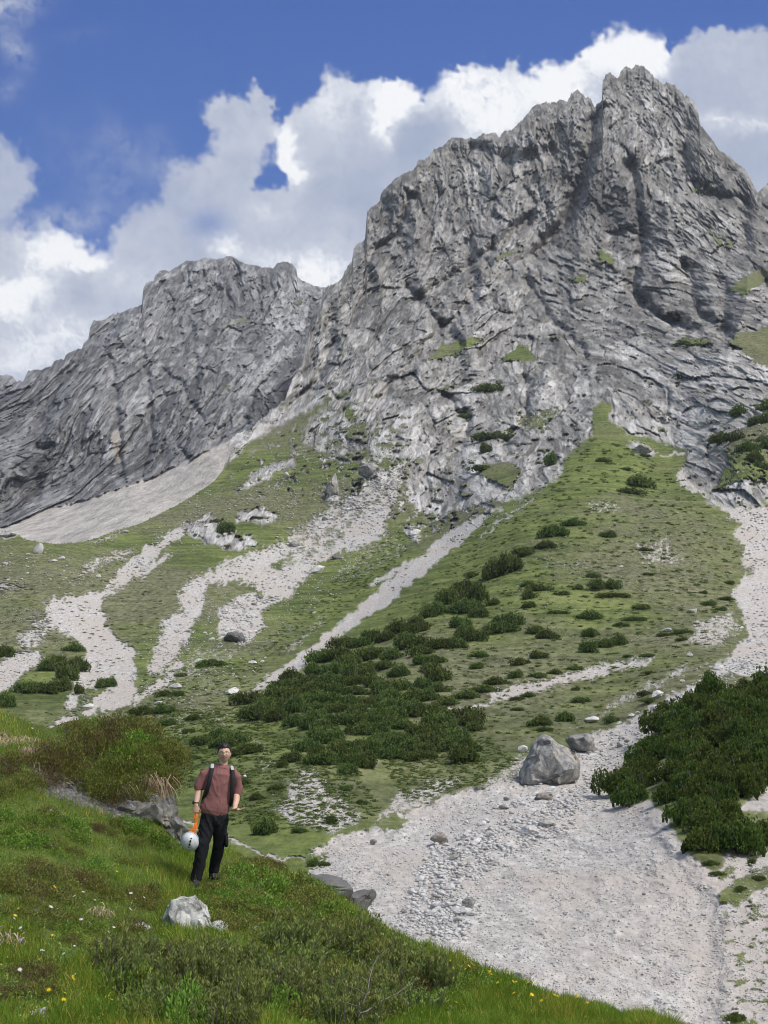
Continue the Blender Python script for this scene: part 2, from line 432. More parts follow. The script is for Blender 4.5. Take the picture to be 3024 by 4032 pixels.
CP_B = [(2300, 4600, 22), (3300, 4600, 24), (1200, 4600, 20), (2200, 4032, 31), (2900, 4032, 34), (3400, 4000, 36), (1512, 3750, 40), (1700, 3700, 41), (2300, 3600, 46), (2800, 3550, 48), (1300, 3500, 54),
        (1700, 3400, 60), (2300, 3350, 60), (2000, 3200, 73), (2170, 3095, 84), (2450, 3050, 88), (2600, 3250, 62), (2900, 3300, 58), (3300, 3300, 58), (2800, 3000, 76), (3200, 2900, 82),
        (2500, 2850, 108), (2700, 2700, 118), (2950, 2640, 125), (3300, 2600, 135), (2950, 2400, 185), (2900, 2200, 232), (3200, 2300, 215), (2850, 2016, 272), (3300, 2000, 285),
        (2650, 1800, 345), (2350, 1650, 375), (2300, 2000, 258), (2600, 2100, 240), (2300, 2400, 182), (2600, 2450, 172), (2200, 2700, 132), (1900, 2650, 142), (1900, 2450, 178), (2050, 2150, 228),
        (1700, 2350, 205), (1500, 2300, 258), (1300, 2500, 205), (1600, 2600, 155), (1300, 2800, 122), (1000, 2750, 150), (900, 3000, 100), (1200, 3050, 88), (1500, 3000, 98), (1100, 3350, 66), (1400, 3250, 72), (1800, 2900, 108),
        (300, 2900, 130), (-300, 2900, 130), (400, 2550, 200), (-300, 2500, 210), (200, 2250, 262), (700, 2350, 250), (1200, 2150, 330), (1000, 1850, 430), (1500, 1900, 375), (1700, 2080, 320), (500, 2100, 345), (-400, 2180, 300),
        (900, 1740, 500), (1500, 1600, 480), (2000, 1700, 412), (1800, 1900, 352), (2500, 1500, 432), (2900, 1850, 298), (2950, 1650, 335), (3000, 1300, 475), (3300, 1500, 400),
        (1300, 1250, 745), (1480, 1020, 850), (1800, 1300, 640), (2000, 900, 850), (2400, 1000, 780), (2500, 300, 1060), (2300, 600, 930), (2800, 700, 890), (3000, 850, 860), (1650, 700, 955),
        (2900, 1100, 640), (1100, 1600, 590), (3400, 900, 860), (2300, 1400, 520)]
TOP_EDGE = [(x, y) for x, y in SKY_B if x >= 905]
ROCK = [(905, -500), (3524, -500), (3524, 1990), (3024, 1978), (2928, 2000), (2808, 1975), (2747, 1911), (2690, 1850), (2717, 1770), (2627, 1750), (2470, 1705),
        (2398, 1650), (2386, 1586), (2337, 1598), (2337, 1658), (2283, 1742), (2223, 1803), (2205, 1863), (2102, 1941), (2024, 1960), (1900, 1976), (1864, 1994),
        (1768, 2018), (1744, 2048), (1654, 1994), (1599, 1970), (1611, 1800), (1560, 1810), (1430, 1770), (1320, 1790), (1200, 1760), (1190, 1690),
        (1260, 1620), (1380, 1545), (1346, 1535), (1225, 1608), (1093, 1681), (1020, 1719), (905, 1789)]
OUTCROPS = [[(711, 2070), (840, 2022), (928, 2082), (905, 2112), (1000, 2106), (1010, 2150), (904, 2172), (844, 2142), (765, 2118)],
            [(924, 2024), (1020, 1982), (1093, 2036), (1069, 2060), (948, 2060)], [(1286, 1898), (1334, 1922), (1346, 1988), (1280, 1976)],
            [(1406, 1801), (1479, 1843), (1551, 1861), (1503, 1910), (1412, 1861)], [(1081, 1813), (1165, 1801), (1159, 1837), (1051, 1886), (960, 1922), (948, 1910)],
            [(1593, 2078), (1671, 2066), (1647, 2139), (1593, 2103)], [(-100, 2095), (60, 2098), (70, 2115), (-100, 2120)],
            [(905, 1735), (985, 1690), (1010, 1720), (930, 1790), (880, 1850), (860, 1850)], [(2290, 1690), (2320, 1680), (2325, 1700), (2300, 1750), (2282, 1752)],
            [(2470, 1745), (2510, 1738), (2570, 1785), (2560, 1800), (2500, 1780)]]
GR1 = [(2663, 1863), (2700, 1850), (2808, 1950), (2928, 1998), (3100, 1975), (3524, 1975), (3524, 5000), (900, 5000), (900, 3440), (1100, 3390), (1200, 3374), (1290, 3325),
       (1320, 3289), (1471, 3265), (1556, 3275), (1604, 3235), (1574, 3199), (1718, 3157), (1833, 3108), (2056, 3066), (2240, 2970), (2300, 2900), (2446, 2847),
       (2548, 2799), (2627, 2750), (2730, 2699), (2827, 2627), (2870, 2578), (2937, 2506), (2923, 2453), (2947, 2429), (2908, 2376), (2875, 2323), (2976, 2251),
       (2942, 2226), (2908, 2178), (2928, 2159), (2894, 2101), (2928, 2063), (2886, 2044), (2808, 1978), (2681, 1905)]
GR2 = [(1966, 1998), (1889, 2063), (1793, 2159), (1696, 2236), (1600, 2318), (1500, 2400), (1440, 2430), (1352, 2495), (1291, 2550), (1218, 2592), (1146, 2664),
       (1074, 2700), (1000, 2735), (950, 2760), (940, 2745), (1040, 2685), (1092, 2634), (1212, 2556), (1303, 2480), (1400, 2395), (1470, 2345), (1560, 2260),
       (1623, 2212), (1700, 2150), (1793, 2077), (1918, 2012)]
GR2B = [(1455, 2302), (1560, 2225), (1640, 2195), (1630, 2218), (1480, 2308)]
GR3 = [(1575, 1950), (1533, 2030), (1527, 2079), (1503, 2127), (1420, 2160), (1330, 2190), (1230, 2235), (1201, 2290), (1153, 2344), (1099, 2375), (1030, 2340),
       (960, 2290), (900, 2290), (844, 2341), (802, 2384), (784, 2444), (740, 2530), (700, 2590), (640, 2650), (600, 2660), (585, 2620), (620, 2540), (633, 2480),
       (650, 2440), (715, 2402), (699, 2341), (711, 2317), (784, 2263), (900, 2205), (990, 2170), (1081, 2140), (1180, 2090), (1260, 2020), (1340, 1985), (1420, 1920), (1540, 1850), (1612, 1800)]
GR4 = [(169, 2364), (270, 2349), (410, 2322), (480, 2290), (560, 2230), (640, 2190), (690, 2175), (620, 2230), (540, 2280), (450, 2325), (386, 2383), (415, 2431),
       (463, 2508), (535, 2576), (530, 2634), (550, 2663), (530, 2725), (511, 2769), (434, 2793), (337, 2822), (330, 2800), (380, 2740), (434, 2711), (376, 2706),
       (313, 2730), (270, 2800), (240, 2800), (300, 2700), (313, 2658), (328, 2586), (299, 2513), (251, 2489), (202, 2470), (183, 2417)]
GR_SOFT = [([(410, 2325), (480, 2240), (560, 2170), (640, 2110), (720, 2060), (735, 2075), (660, 2140), (600, 2200), (500, 2290)], 0.85),
           ([(193, 2865), (231, 2831), (299, 2827), (308, 2846), (231, 2885)], 1.0), ([(530, 2740), (620, 2690), (700, 2600), (720, 2620), (640, 2700), (520, 2780)], 0.95),
           ([(-300, 2640), (0, 2615), (48, 2571), (159, 2566), (145, 2615), (58, 2672), (19, 2720), (-300, 2760)], 0.90), ([(60, 2490), (150, 2470), (212, 2489), (169, 2537), (120, 2570), (60, 2560)], 0.60),
           ([(1918, 2723), (2034, 2694), (2227, 2650), (2417, 2607), (2580, 2588), (2560, 2615), (2400, 2650), (2178, 2710), (1986, 2757), (1932, 2771)], 0.75),
           ([(1170, 3010), (1240, 3025), (1300, 3100), (1400, 3180), (1440, 3230), (1300, 3290), (1150, 3250), (1060, 3180), (1120, 3120), (1150, 3060)], 0.60),
           ([(280, 2260), (360, 2190), (480, 2150), (530, 2150), (520, 2200), (400, 2240), (330, 2290)], 0.55), ([(2480, 2130), (2620, 2100), (2710, 2200), (2660, 2240), (2520, 2220)], 0.51),
           ([(2290, 1960), (2420, 1955), (2470, 2020), (2330, 2030)], 0.49), ([(2720, 2440), (2900, 2400), (2910, 2500), (2800, 2560), (2690, 2530)], 0.58),
           ([(2130, 2180), (2320, 2200), (2300, 2270), (2120, 2260)], 0.43), ([(850, 2400), (971, 2339), (1098, 2357), (1038, 2405), (1038, 2471), (959, 2537), (869, 2513)], 0.77),
           ([(590, 2690), (760, 2540), (860, 2520), (1000, 2540), (900, 2620), (720, 2700), (600, 2760)], 0.47), ([(1090, 2560), (1280, 2400), (1300, 2450), (1150, 2600)], 0.47),
           ([(1380, 2110), (1560, 2090), (1640, 2180), (1440, 2280), (1300, 2290)], 0.43), ([(1900, 3060), (2060, 2960), (2200, 2960), (2150, 3080), (1850, 3130)], 0.55), ([(2200, 2900), (2500, 2760), (2720, 2650), (2700, 2600), (2400, 2760)], 0.55),
           ([(1440, 3260), (1560, 3120), (1700, 3060), (1850, 3060), (1700, 3170), (1600, 3200)], 0.58), ([(0, 2280), (120, 2290), (110, 2330), (-200, 2330)], 0.58), ([(100, 2440), (300, 2360), (260, 2480), (150, 2520)], 0.55),
           ([(1380, 2150), (1460, 2060), (1560, 2040), (1560, 2110)], 0.43), ([(200, 2860), (330, 2720), (420, 2720), (240, 2880)], 0.51), ([(320, 2130), (480, 2080), (500, 2110), (400, 2150)], 0.55)]
GRASS_HOLES = [[(790, 2335), (865, 2290), (860, 2330), (800, 2385)], [(1060, 2230), (1120, 2200), (1110, 2250)], [(760, 2440), (800, 2400), (790, 2430)]]
ROCK_GRASS = [([(1690, 1400), (1760, 1355), (1880, 1330), (1890, 1350), (1800, 1400), (1700, 1420)], 1), ([(2000, 1385), (2060, 1352), (2120, 1420), (1990, 1425)], 1),
              ([(2880, 1135), (2920, 1090), (3050, 1040), (3200, 1000), (3200, 1090), (3024, 1100), (2930, 1165)], 1), ([(2330, 990), (2400, 975), (2440, 1040), (2370, 1050)], .6),
              ([(2730, 745), (2770, 740), (2770, 765), (2720, 765)], .7), ([(1930, 1000), (2035, 985), (2020, 1012), (1940, 1022)], .8), ([(2844, 1333), (3024, 1278), (3100, 1260), (3100, 1470), (3024, 1459), (2930, 1400)], .8),
              ([(2230, 1085), (2320, 1075), (2310, 1120), (2240, 1120)], .55), ([(2780, 900), (2900, 930), (2880, 990), (2790, 960)], .4), ([(2680, 1320), (2830, 1340), (2800, 1370), (2690, 1360)], .6),
              ([(1900, 1830), (2000, 1810), (2060, 1850), (2000, 1930), (1900, 1880)], .7), ([(2030, 1620), (2200, 1600), (2160, 1700), (2040, 1700)], .4), ([(1700, 1530), (1800, 1500), (1780, 1560)], .5),
              ([(2600, 1380), (2700, 1330), (2690, 1370)], .4), ([(2860, 1700), (3024, 1640), (3100, 1640), (3100, 1900), (2950, 1900), (2780, 1960), (2850, 1800)], .45), ([(1360, 1680), (1450, 1670), (1440, 1710), (1370, 1715)], .9),
              ([(2330, 1600), (2400, 1590), (2400, 1660), (2330, 1680)], .6)]

def base_masks(U, V, x, z, y):
    wp = 18 * pn(U / 90, V / 60, 298) + 13 * pn(U / 46, V / 40, 300) + 6 * pn(U / 17, V / 13, 301) + 3.2 * pn(U / 7, V / 6, 302)
    wq = 13 * pn(U / 46, V / 40, 305) + 6 * pn(U / 17, V / 13, 306)
    u = U + wp; v = V + wq
    fine = fbm(U / 22, V / 14, 5, 310, .65)
    rock = sst(-12, 12, sdist(ROCK, u, v, 120) + 16 * fine)
    for o in OUTCROPS: rock = np.maximum(rock, sst(-8, 8, sdist(o, u, v, 80) + 12 * fine))
    # broken ground: rock showing through grass around the foot of the cliffs, grass on ledges
    near = sst(-160, -10, sdist(ROCK, U, V, 200)) * sst(1200, 1300, U)
    broken = sst(0.30, 0.42, fbm(U / 34, V / 20, 5, 320, .6) + 0.30 * near - 0.05)
    rock = np.maximum(rock, broken * near * sst(2200, 1900, U))
    up_left = sst(-20, 40, sdist([(860, 1900), (1100, 1690), (1350, 1560), (1560, 1800), (1560, 1880), (1300, 2020), (1100, 1960), (900, 1960)], U, V, 120))
    rock = np.maximum(rock, up_left * sst(0.14, 0.26, fbm(U / 42, V / 26, 5, 321, .62)))
    ledge = np.zeros(U.shape)
    for p, a in ROCK_GRASS:
        s = sst(-30, 25, sdist(p, u, v, 80))
        ledge = np.maximum(ledge, sst(.5, .62, s * (.35 + .65 * a) + .42 * fine))
    mixz = sst(-10, 50, sdist([(1180, 1640), (1380, 1545), (1620, 1700), (1600, 1800), (1430, 1790), (1200, 1780)], U, V, 90))
    ledge = np.maximum(ledge, mixz * sst(.12, .22, fbm(U / 50 + 4, V / 30, 4, 325)))
    low = sst(1250, 1750, V)
    ledge = np.maximum(ledge, 0.8 * sst(.36, .46, fbm(U / 60, V / 22, 5, 326, .6) + .12 * low) * sst(1000, 1400, V))
    rock = rock * (1 - ledge)
    gr = sst(-7, 7, sdist(GR1, u, v, 80) + 24 * fine)
    for p in (GR2, GR2B): gr = np.maximum(gr, sst(-5, 5, sdist(p, u, v, 60) + 13 * fine))
    gr = np.maximum(gr, sst(-8, 8, sdist(GR3, u, v, 60) - 4 + 46 * fine))
    gr = np.maximum(gr, sst(-6, 6, sdist(GR4, u, v, 60) + 26 * fine))
    for p in GRASS_HOLES: gr = gr * (1 - sst(-6, 6, sdist(p, u, v, 60) + 12 * fine))
    st = fbm(U / 15, V / 7, 4, 330, .7)
    for p, a in GR_SOFT:
        s = sst(-45, 30, sdist(p, u, v, 80))
        gr = np.maximum(gr, sst(.44, .60, s * a + .34 * st + .16 * fine))
    mixw = sst(0, 40, sdist([(1180, 2090), (1612, 1800), (1575, 1950), (1503, 2010), (1380, 2130), (1240, 2220), (1000, 2280)], U, V, 80))
    gr = gr * (1 - mixw * 0.75 * sst(.02, .14, fbm(U / 40, V / 16, 4, 333)))
    rt = sst(0, 40, sdist([(2850, 3360), (3100, 3200), (3524, 3200), (3524, 4200), (2860, 4200), (2830, 3700), (2840, 3500)], U, V, 80))
    gr = gr * (1 - rt * sst(.16, .26, fbm(U / 70, V / 26, 5, 334, .65) + .02))
    green = sdist([(2428, 3160), (2416, 3090), (2536, 2930), (2747, 2725), (2808, 2666), (3024, 2648), (3524, 2640), (3524, 3330), (3024, 3341), (2868, 3347), (2820, 3440), (2740, 3385), (2675, 3311), (2627, 3203), (2548, 3155)], u, v, 90)
    bare = sst(-6, 8, sdist([(3024, 3090), (2988, 3094), (2916, 3190), (3024, 3203), (3200, 3203), (3200, 3080)], u, v, 60) + 8 * fine)
    gr = gr * (1 - sst(-8, 8, green + 10 * fine) * (1 - bare))
    for p in ([(2838, 3552), (2850, 3490), (2900, 3470), (2950, 3440), (3060, 3420), (3100, 3480), (3000, 3500), (2900, 3570)], [(2838, 3440), (2870, 3400), (2900, 3420), (2860, 3470)], [(2840, 4000), (2900, 3990), (3000, 4040), (2830, 4060)], [(1040, 3420), (1170, 3370), (1280, 3360), (1270, 3400), (1200, 3440)]):
        gr = gr * (1 - sst(-6, 6, sdist(p, u, v, 60) + 12 * fine))
    paths = np.full(U.shape, 999.)
    for line, wd in (([(690, 3210), (760, 3252), (830, 3275), (890, 3285), (940, 3322), (1000, 3348), (1060, 3372), (1200, 3385)], 4.6), ([(1005, 2905), (1035, 2945), (1045, 2990), (1085, 3010), (960, 3050), (900, 3070)], 1.0),
                     ([(965, 2742), (910, 2800), (860, 2828), (900, 2855)], .8), ([(2100, 1960), (2024, 2010), (1900, 2120)], 3), ([(2600, 1800), (2690, 1785), (2717, 1785)], 3), ([(1930, 2770), (1800, 2790), (1740, 2795)], 4)):
        for i in range(len(line) - 1):
            x0, y0 = line[i]; ex = line[i + 1][0] - x0; ey = line[i + 1][1] - y0; L = ex * ex + ey * ey
            t = np.clip(((u - x0) * ex + (v - y0) * ey) / L, 0, 1)
            paths = np.minimum(paths, np.hypot(u - x0 - t * ex, v - y0 - t * ey) - wd)
    pth = sst(4, -3, paths + 4 * fine)
    gr = np.maximum(gr, pth)
    gr = gr * (1 - rock)
    grass = (1 - rock) * (1 - gr)
    return rock, gr, grass

def build_main():
    us = colspace(-60, 3090, 3.6, 700, 60)
    vt = interp_line(SKY_B, us)
    jag = (fbm(us / 26, us * 0 + 3.3, 4, 400, .65) * 16 + np.abs(pn(us / 11, us * 0, 401)) * 14 - 5) * sst(880, 960, us) + (np.abs(pn(us / 13, us * 0, 402)) * 9 + np.abs(pn(us / 5, us * 0, 403)) * 4) * sst(960, 880, us)
    vt = vt - jag
    vb = interp_line([(-760, 3150), (0, 3250), (700, 3500), (1000, 3600), (1200, 3700), (1700, 3950), (2300, 4180), (3800, 4300)], us)
    s = Sheet(us, vt, vb, 960, CP_B)
    x, z = ray(s.U, s.V); y = s.D.copy(); X = x * y; Z = z * y
    rock, gr, grass = base_masks(s.U, s.V, X, Z, y)
    def g(cu, cv, r): return np.exp(-((s.U - cu) / r) ** 2 - ((s.V - cv) / r) ** 2)
    big, hi, tint, crack = rock_relief(X, y, Z, 0.74, [(g(2620, 1280, 420), 40), (g(1750, 1350, 360) + g(1350, 1400, 260), -42), (g(2150, 1650, 300) + g(2500, 600, 200) * .5, -14), (.22 + 0 * X, 6), (.4 * g(2700, 700, 260) + .3 * g(1500, 850, 200), 28)])
    sc = np.clip(y / 620.0, .4, 1.25)
    spur = ridged(s.U / 330 + .2 * pn(s.U / 200, s.V / 200, 500), s.V / 900, 2, 410) * 30 * sst(1700, 1200, s.V)
    # gullies and buttresses traced from the face: line, width, depth in metres
    for line, wd, dp in (([(2345, 420), (2330, 560), (2290, 700), (2230, 860), (2100, 1010)], 26, 30), ([(2480, 640), (2520, 820), (2530, 980), (2480, 1120), (2560, 1230), (2740, 1290)], 22, 22),
                         ([(2700, 520), (2695, 690), (2760, 760), (2900, 780)], 20, 14), ([(2930, 800), (2940, 1000), (3024, 1120)], 22, 16), ([(1850, 560), (1990, 640), (2170, 600)], 26, 12),
                         ([(1640, 1180), (1790, 1090), (1960, 960), (2080, 860)], 22, 20), ([(1600, 1130), (1700, 1230), (1800, 1340)], 16, 12), ([(1840, 960), (1870, 1180), (1700, 1340), (1500, 1560)], 22, 14),
                         ([(2700, 1060), (2760, 1240), (2850, 1300)], 30, 26), ([(2050, 1020), (2120, 1200), (2300, 1400)], 18, 12), ([(2500, 1180), (2700, 1290)], 16, 14), ([(1310, 1350), (1250, 1500), (1150, 1600)], 20, 16),
                         ([(1450, 1000), (1560, 930), (1620, 760)], 14, 16), ([(2080, 1500), (2060, 1650), (1980, 1760)], 20, 10), ([(1750, 1560), (1850, 1650), (1800, 1780)], 18, 10), ([(2840, 1100), (2860, 1250), (2850, 1330)], 22, 14)):
        d = np.full(s.U.shape, 999.); uu = s.U + 26 * fbm(s.U / 70, s.V / 70, 3, 420); vv = s.V + 26 * fbm(s.U / 70, s.V / 70, 3, 421)
        for i in range(len(line) - 1):
            x0, y0 = line[i]; ex = line[i + 1][0] - x0; ey = line[i + 1][1] - y0; L = ex * ex + ey * ey
            t = np.clip(((uu - x0) * ex + (vv - y0) * ey) / L, 0, 1)
            d = np.minimum(d, np.hypot(uu - x0 - t * ex, vv - y0 - t * ey))
        spur = spur - 1.5 * dp * np.exp(-(d / wd) ** 2)
    edge = sst(0, 60, s.V - s.vt[None]) * .75 + .25
    wrock = rock * 1.0
    zone = sst(-60, 80, sdist(ROCK, s.U, s.V, 120))
    relief = (wrock * hi * sc * edge + (big - 12) * sc * zone + spur * zone) * edge
    # soft ground forms, in fractions of distance
    soft = (fbm(X / (y * .10), y / (y.mean() * .12), 4, 430) * .006 + fbm(s.U / 90, s.V / 40, 4, 431) * .0045 + fbm(s.U / 26, s.V / 10, 3, 432) * .0017) * y
    relief = relief + grass * soft * 1.1 + gr * (soft * .45 + fbm(s.U / 11, s.V / 5, 3, 433) * .0011 * y)
    # outcrops stand proud of the slope; gravel runs lie in shallow channels
    oc = np.zeros(s.U.shape)
    for o in OUTCROPS: oc = np.maximum(oc, sst(-10, 26, sdist(o, s.U, s.V, 60)))
    relief = relief + grass * .0045 * y * sst(1700, 2000, s.V)
    relief = relief + oc * y * .012 - sst(0, 40, sdist(GR2, s.U, s.V, 60)) * .006 * y
    # the undercut bank round the gravel basin
    bank = sdist([(1290, 3325), (1320, 3289), (1471, 3265), (1556, 3275), (1604, 3235), (1574, 3199), (1718, 3157), (1833, 3108), (2056, 3066), (2200, 3130), (2400, 3180), (2560, 3190), (2650, 3320), (2720, 3400), (2850, 3560), (2840, 5000), (900, 5000), (900, 3440)], s.U, s.V, 160)
    relief = relief - sst(-30, 70, bank + 45 * fbm(s.U / 70, s.V / 50, 4, 440)) * .022 * y + sst(60, 150, bank) * .022 * y * fbm((s.U + s.V * .8) / 210, (s.V - s.U * .3) / 80, 4, 441) + sst(20, 90, bank) * .0035 * y * fbm(s.U / 30, s.V / 13, 4, 442, .65)
    rib = sdist([(1290, 3325), (1500, 3300), (1700, 3280), (2000, 3160), (2300, 3180), (2200, 3260), (1900, 3330), (1700, 3420), (1400, 3460)], s.U, s.V, 90)
    relief = relief + sst(-60, 60, rib) * .010 * y
    s.D = s.D - relief
    s.finish()
    s.rock, s.gr, s.grass = rock, gr, grass
    stone = fbm(s.U / 60, s.V / 40, 4, 450)
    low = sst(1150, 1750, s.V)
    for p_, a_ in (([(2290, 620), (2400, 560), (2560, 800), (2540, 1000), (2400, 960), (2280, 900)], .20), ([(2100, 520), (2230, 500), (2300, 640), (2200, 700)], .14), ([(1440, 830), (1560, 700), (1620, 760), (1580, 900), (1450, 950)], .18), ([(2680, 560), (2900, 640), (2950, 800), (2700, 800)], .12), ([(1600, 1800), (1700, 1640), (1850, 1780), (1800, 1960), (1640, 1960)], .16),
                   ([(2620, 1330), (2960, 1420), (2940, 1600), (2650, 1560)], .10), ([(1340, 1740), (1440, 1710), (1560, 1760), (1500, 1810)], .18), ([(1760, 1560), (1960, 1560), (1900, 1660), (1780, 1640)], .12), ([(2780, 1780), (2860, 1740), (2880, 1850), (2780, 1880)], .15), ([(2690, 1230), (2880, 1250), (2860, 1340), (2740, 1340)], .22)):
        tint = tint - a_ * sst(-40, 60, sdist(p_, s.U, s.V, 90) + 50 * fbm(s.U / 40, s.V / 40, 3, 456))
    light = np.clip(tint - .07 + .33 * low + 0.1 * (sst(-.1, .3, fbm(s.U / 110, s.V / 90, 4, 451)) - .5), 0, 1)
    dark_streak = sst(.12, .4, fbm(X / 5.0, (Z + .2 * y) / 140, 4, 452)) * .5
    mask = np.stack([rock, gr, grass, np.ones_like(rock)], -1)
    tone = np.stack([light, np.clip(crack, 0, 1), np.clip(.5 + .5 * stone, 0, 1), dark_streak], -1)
    # back of the ridge and the ground under the knoll
    P = s.P; top = P[-1]
    back = []
    for k, (f, dz) in enumerate(((1.01, -6), (1.03, -30), (1.10, -110), (1.3, -300))):
        q = top * f; q[:, 2] = top[:, 2] + dz * (top[:, 1] / 900); back.append(q)
    bot = P[0]; under = []
    for f, dz in ((.12, -3.0), (.3, -2.4), (.5, -1.6), (.7, -.9), (.85, -.4), (.94, -.15)):
        q = bot.copy(); q[:, :2] *= f; q[:, 2] = np.minimum(bot[:, 2], -3.2) + dz; q[:, 2] = np.where(f > .8, np.maximum(q[:, 2], bot[:, 2] - 1.2), q[:, 2]); under.append(q)
    allP = np.concatenate([np.array(under), P, np.array(back)], 0)
    def pad(a): return np.concatenate([np.repeat(a[:1], 6, 0), a, np.repeat(a[-1:], 4, 0)], 0)
    return s, allP, pad(mask), pad(tone)

def terrain_material():
    m = NT("mountain_rock_turf_and_scree", 0.95, 0.12)
    pos = m.geo()
    mk = m.n('ShaderNodeSeparateColor'); m.l(m.attr('mask').outputs['Color'], mk.inputs[0])
    tn = m.n('ShaderNodeSeparateColor'); ta = m.attr('tone'); m.l(ta.outputs['Color'], tn.inputs[0])
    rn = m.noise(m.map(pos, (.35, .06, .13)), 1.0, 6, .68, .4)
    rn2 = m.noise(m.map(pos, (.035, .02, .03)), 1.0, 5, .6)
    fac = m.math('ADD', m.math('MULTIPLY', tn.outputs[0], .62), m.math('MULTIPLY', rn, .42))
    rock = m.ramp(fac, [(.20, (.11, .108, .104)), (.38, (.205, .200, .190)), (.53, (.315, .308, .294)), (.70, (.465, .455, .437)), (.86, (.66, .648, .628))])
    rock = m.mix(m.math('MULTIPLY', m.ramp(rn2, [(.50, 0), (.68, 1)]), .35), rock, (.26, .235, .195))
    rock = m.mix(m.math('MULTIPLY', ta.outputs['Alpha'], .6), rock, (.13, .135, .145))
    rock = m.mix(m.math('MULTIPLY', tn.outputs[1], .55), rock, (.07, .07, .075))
    gn = m.noise(m.map(pos, (.09, .05, .09)), 1.0, 5, .62)
    gn2 = m.noise(m.map(pos, (.9, .42, 1.1)), 1.0, 6, .78)
    grass = m.ramp(m.math('ADD', m.math('MULTIPLY', gn, .42), m.math('MULTIPLY', gn2, .62)),
                   [(.36, (0.059, 0.084, 0.027)), (.44, (0.113, 0.148, 0.044)), (.54, (0.178, 0.217, 0.065)), (.64, (0.251, 0.274, 0.102)), (.74, (0.382, 0.383, 0.208))])
    cn = m.noise(m.map(pos, (2.2, 1.1, 2.2)), 1.0, 5, .75)
    cn2 = m.noise(m.map(pos, (.11, .06, .11)), 1.0, 4, .6)
    grav = m.ramp(cn, [(.28, (0.257, 0.238, 0.218)), (.42, (0.433, 0.412, 0.385)), (.56, (0.573, 0.551, 0.523)), (.72, (0.772, 0.754, 0.730))])
    grav = m.mix(m.ramp(cn2, [(.40, 0), (.7, .22)]), grav, (.45, .43, .41))
    grav = m.mix(m.ramp(cn2, [(.44, 0), (.60, .55)]), grav, (.50, .44, .385))
    tc = m.noise(m.map(pos, (.05, .07, .75)), 1.0, 6, .75, .6)
    grass = m.mix(m.ramp(tc, [(.42, .62), (.55, 0)]), grass, (.040, .058, .022))
    sp = m.noise(m.map(pos, (.016, .010, .016)), 1.0, 5, .6)
    grass = m.mix(m.math('MULTIPLY', m.ramp(sp, [(.44, 0), (.58, 1)]), .7), grass, m.ramp(gn2, [(.40, (.085, .080, .040)), (.60, (.26, .25, .175))]))
    c = m.mix(mk.outputs[1], rock, grav)
    c = m.mix(mk.outputs[2], c, grass)
    m.color(c)
    h = m.math('ADD', m.math('MULTIPLY', m.math('MULTIPLY', rn, mk.outputs[0]), 1.4), m.math('MULTIPLY', m.math('MULTIPLY', cn, mk.outputs[1]), .10))
    m.bump(h, .7, 1.5)
    return m.m

TERR = terrain_material()
B, allP, maskB, toneB = build_main()
nr_, nc_ = allP.shape[:2]
tag(mesh_obj("mountain", allP.reshape(-1, 3), grid_faces(nr_, nc_), TERR, smooth=False, attrs={'mask': maskB.reshape(-1, 4), 'tone': toneB.reshape(-1, 4)}), kind='structure')

# ---- the mountain behind on the left with the scree cone at its foot
SKY_C = [(-700, 1560), (-200, 1500), (0, 1478), (28, 1475), (50, 1482), (68, 1505), (78, 1495), (90, 1505), (97, 1492), (110, 1462), (160, 1455), (200, 1443), (215, 1420), (240, 1415),
         (252, 1418), (260, 1398), (275, 1390), (305, 1375), (323, 1378), (328, 1355), (348, 1335), (355, 1290), (370, 1263), (415, 1260), (430, 1248), (443, 1240), (448, 1228), (455, 1243), (463, 1224),
         (470, 1238), (490, 1225), (530, 1210), (562, 1200), (563, 1145), (575, 1115), (606, 1105), (610, 1085), (635, 1065), (650, 1063), (665, 1070), (700, 1050), (735, 1028),
         (765, 1028), (800, 1018), (880, 1020), (885, 1012), (905, 1008), (930, 1018), (960, 1040), (1010, 1045), (1040, 1055), (1075, 1058), (1090, 1040), (1115, 1028), (1150, 1040),
         (1168, 1065), (1165, 1085), (1190, 1105), (1235, 1125), (1260, 1132), (1280, 1133), (1400, 1160), (1600, 1240), (1800, 1400)]
CP_C = [(-500, 2400, 400), (300, 2400, 410), (900, 2400, 430), (1500, 2400, 450), (0, 2125, 470), (350, 2135, 455), (600, 2040, 520), (880, 1830, 700), (900, 1745, 800), (600, 1890, 745), (300, 2000, 690), (0, 2085, 640), (-500, 2150, 620),
        (-500, 1850, 760), (0, 1850, 760), (0, 1480, 1120), (-500, 1520, 1150), (400, 1650, 880), (500, 1400, 1080), (600, 1150, 1280), (900, 1020, 1400), (1150, 1050, 1450), (1300, 1140, 1500), (1000, 1300, 1230),
        (1050, 1450, 1080), (1050, 1650, 900), (800, 1600, 930), (700, 1300, 1180), (1500, 1700, 960), (1500, 1300, 1350)]
SCREE = [(-700, 2170), (0, 2085), (200, 2000), (400, 1950), (555, 1895), (700, 1830), (860, 1755), (905, 1733), (905, 1800), (870, 2600), (-700, 2600)]
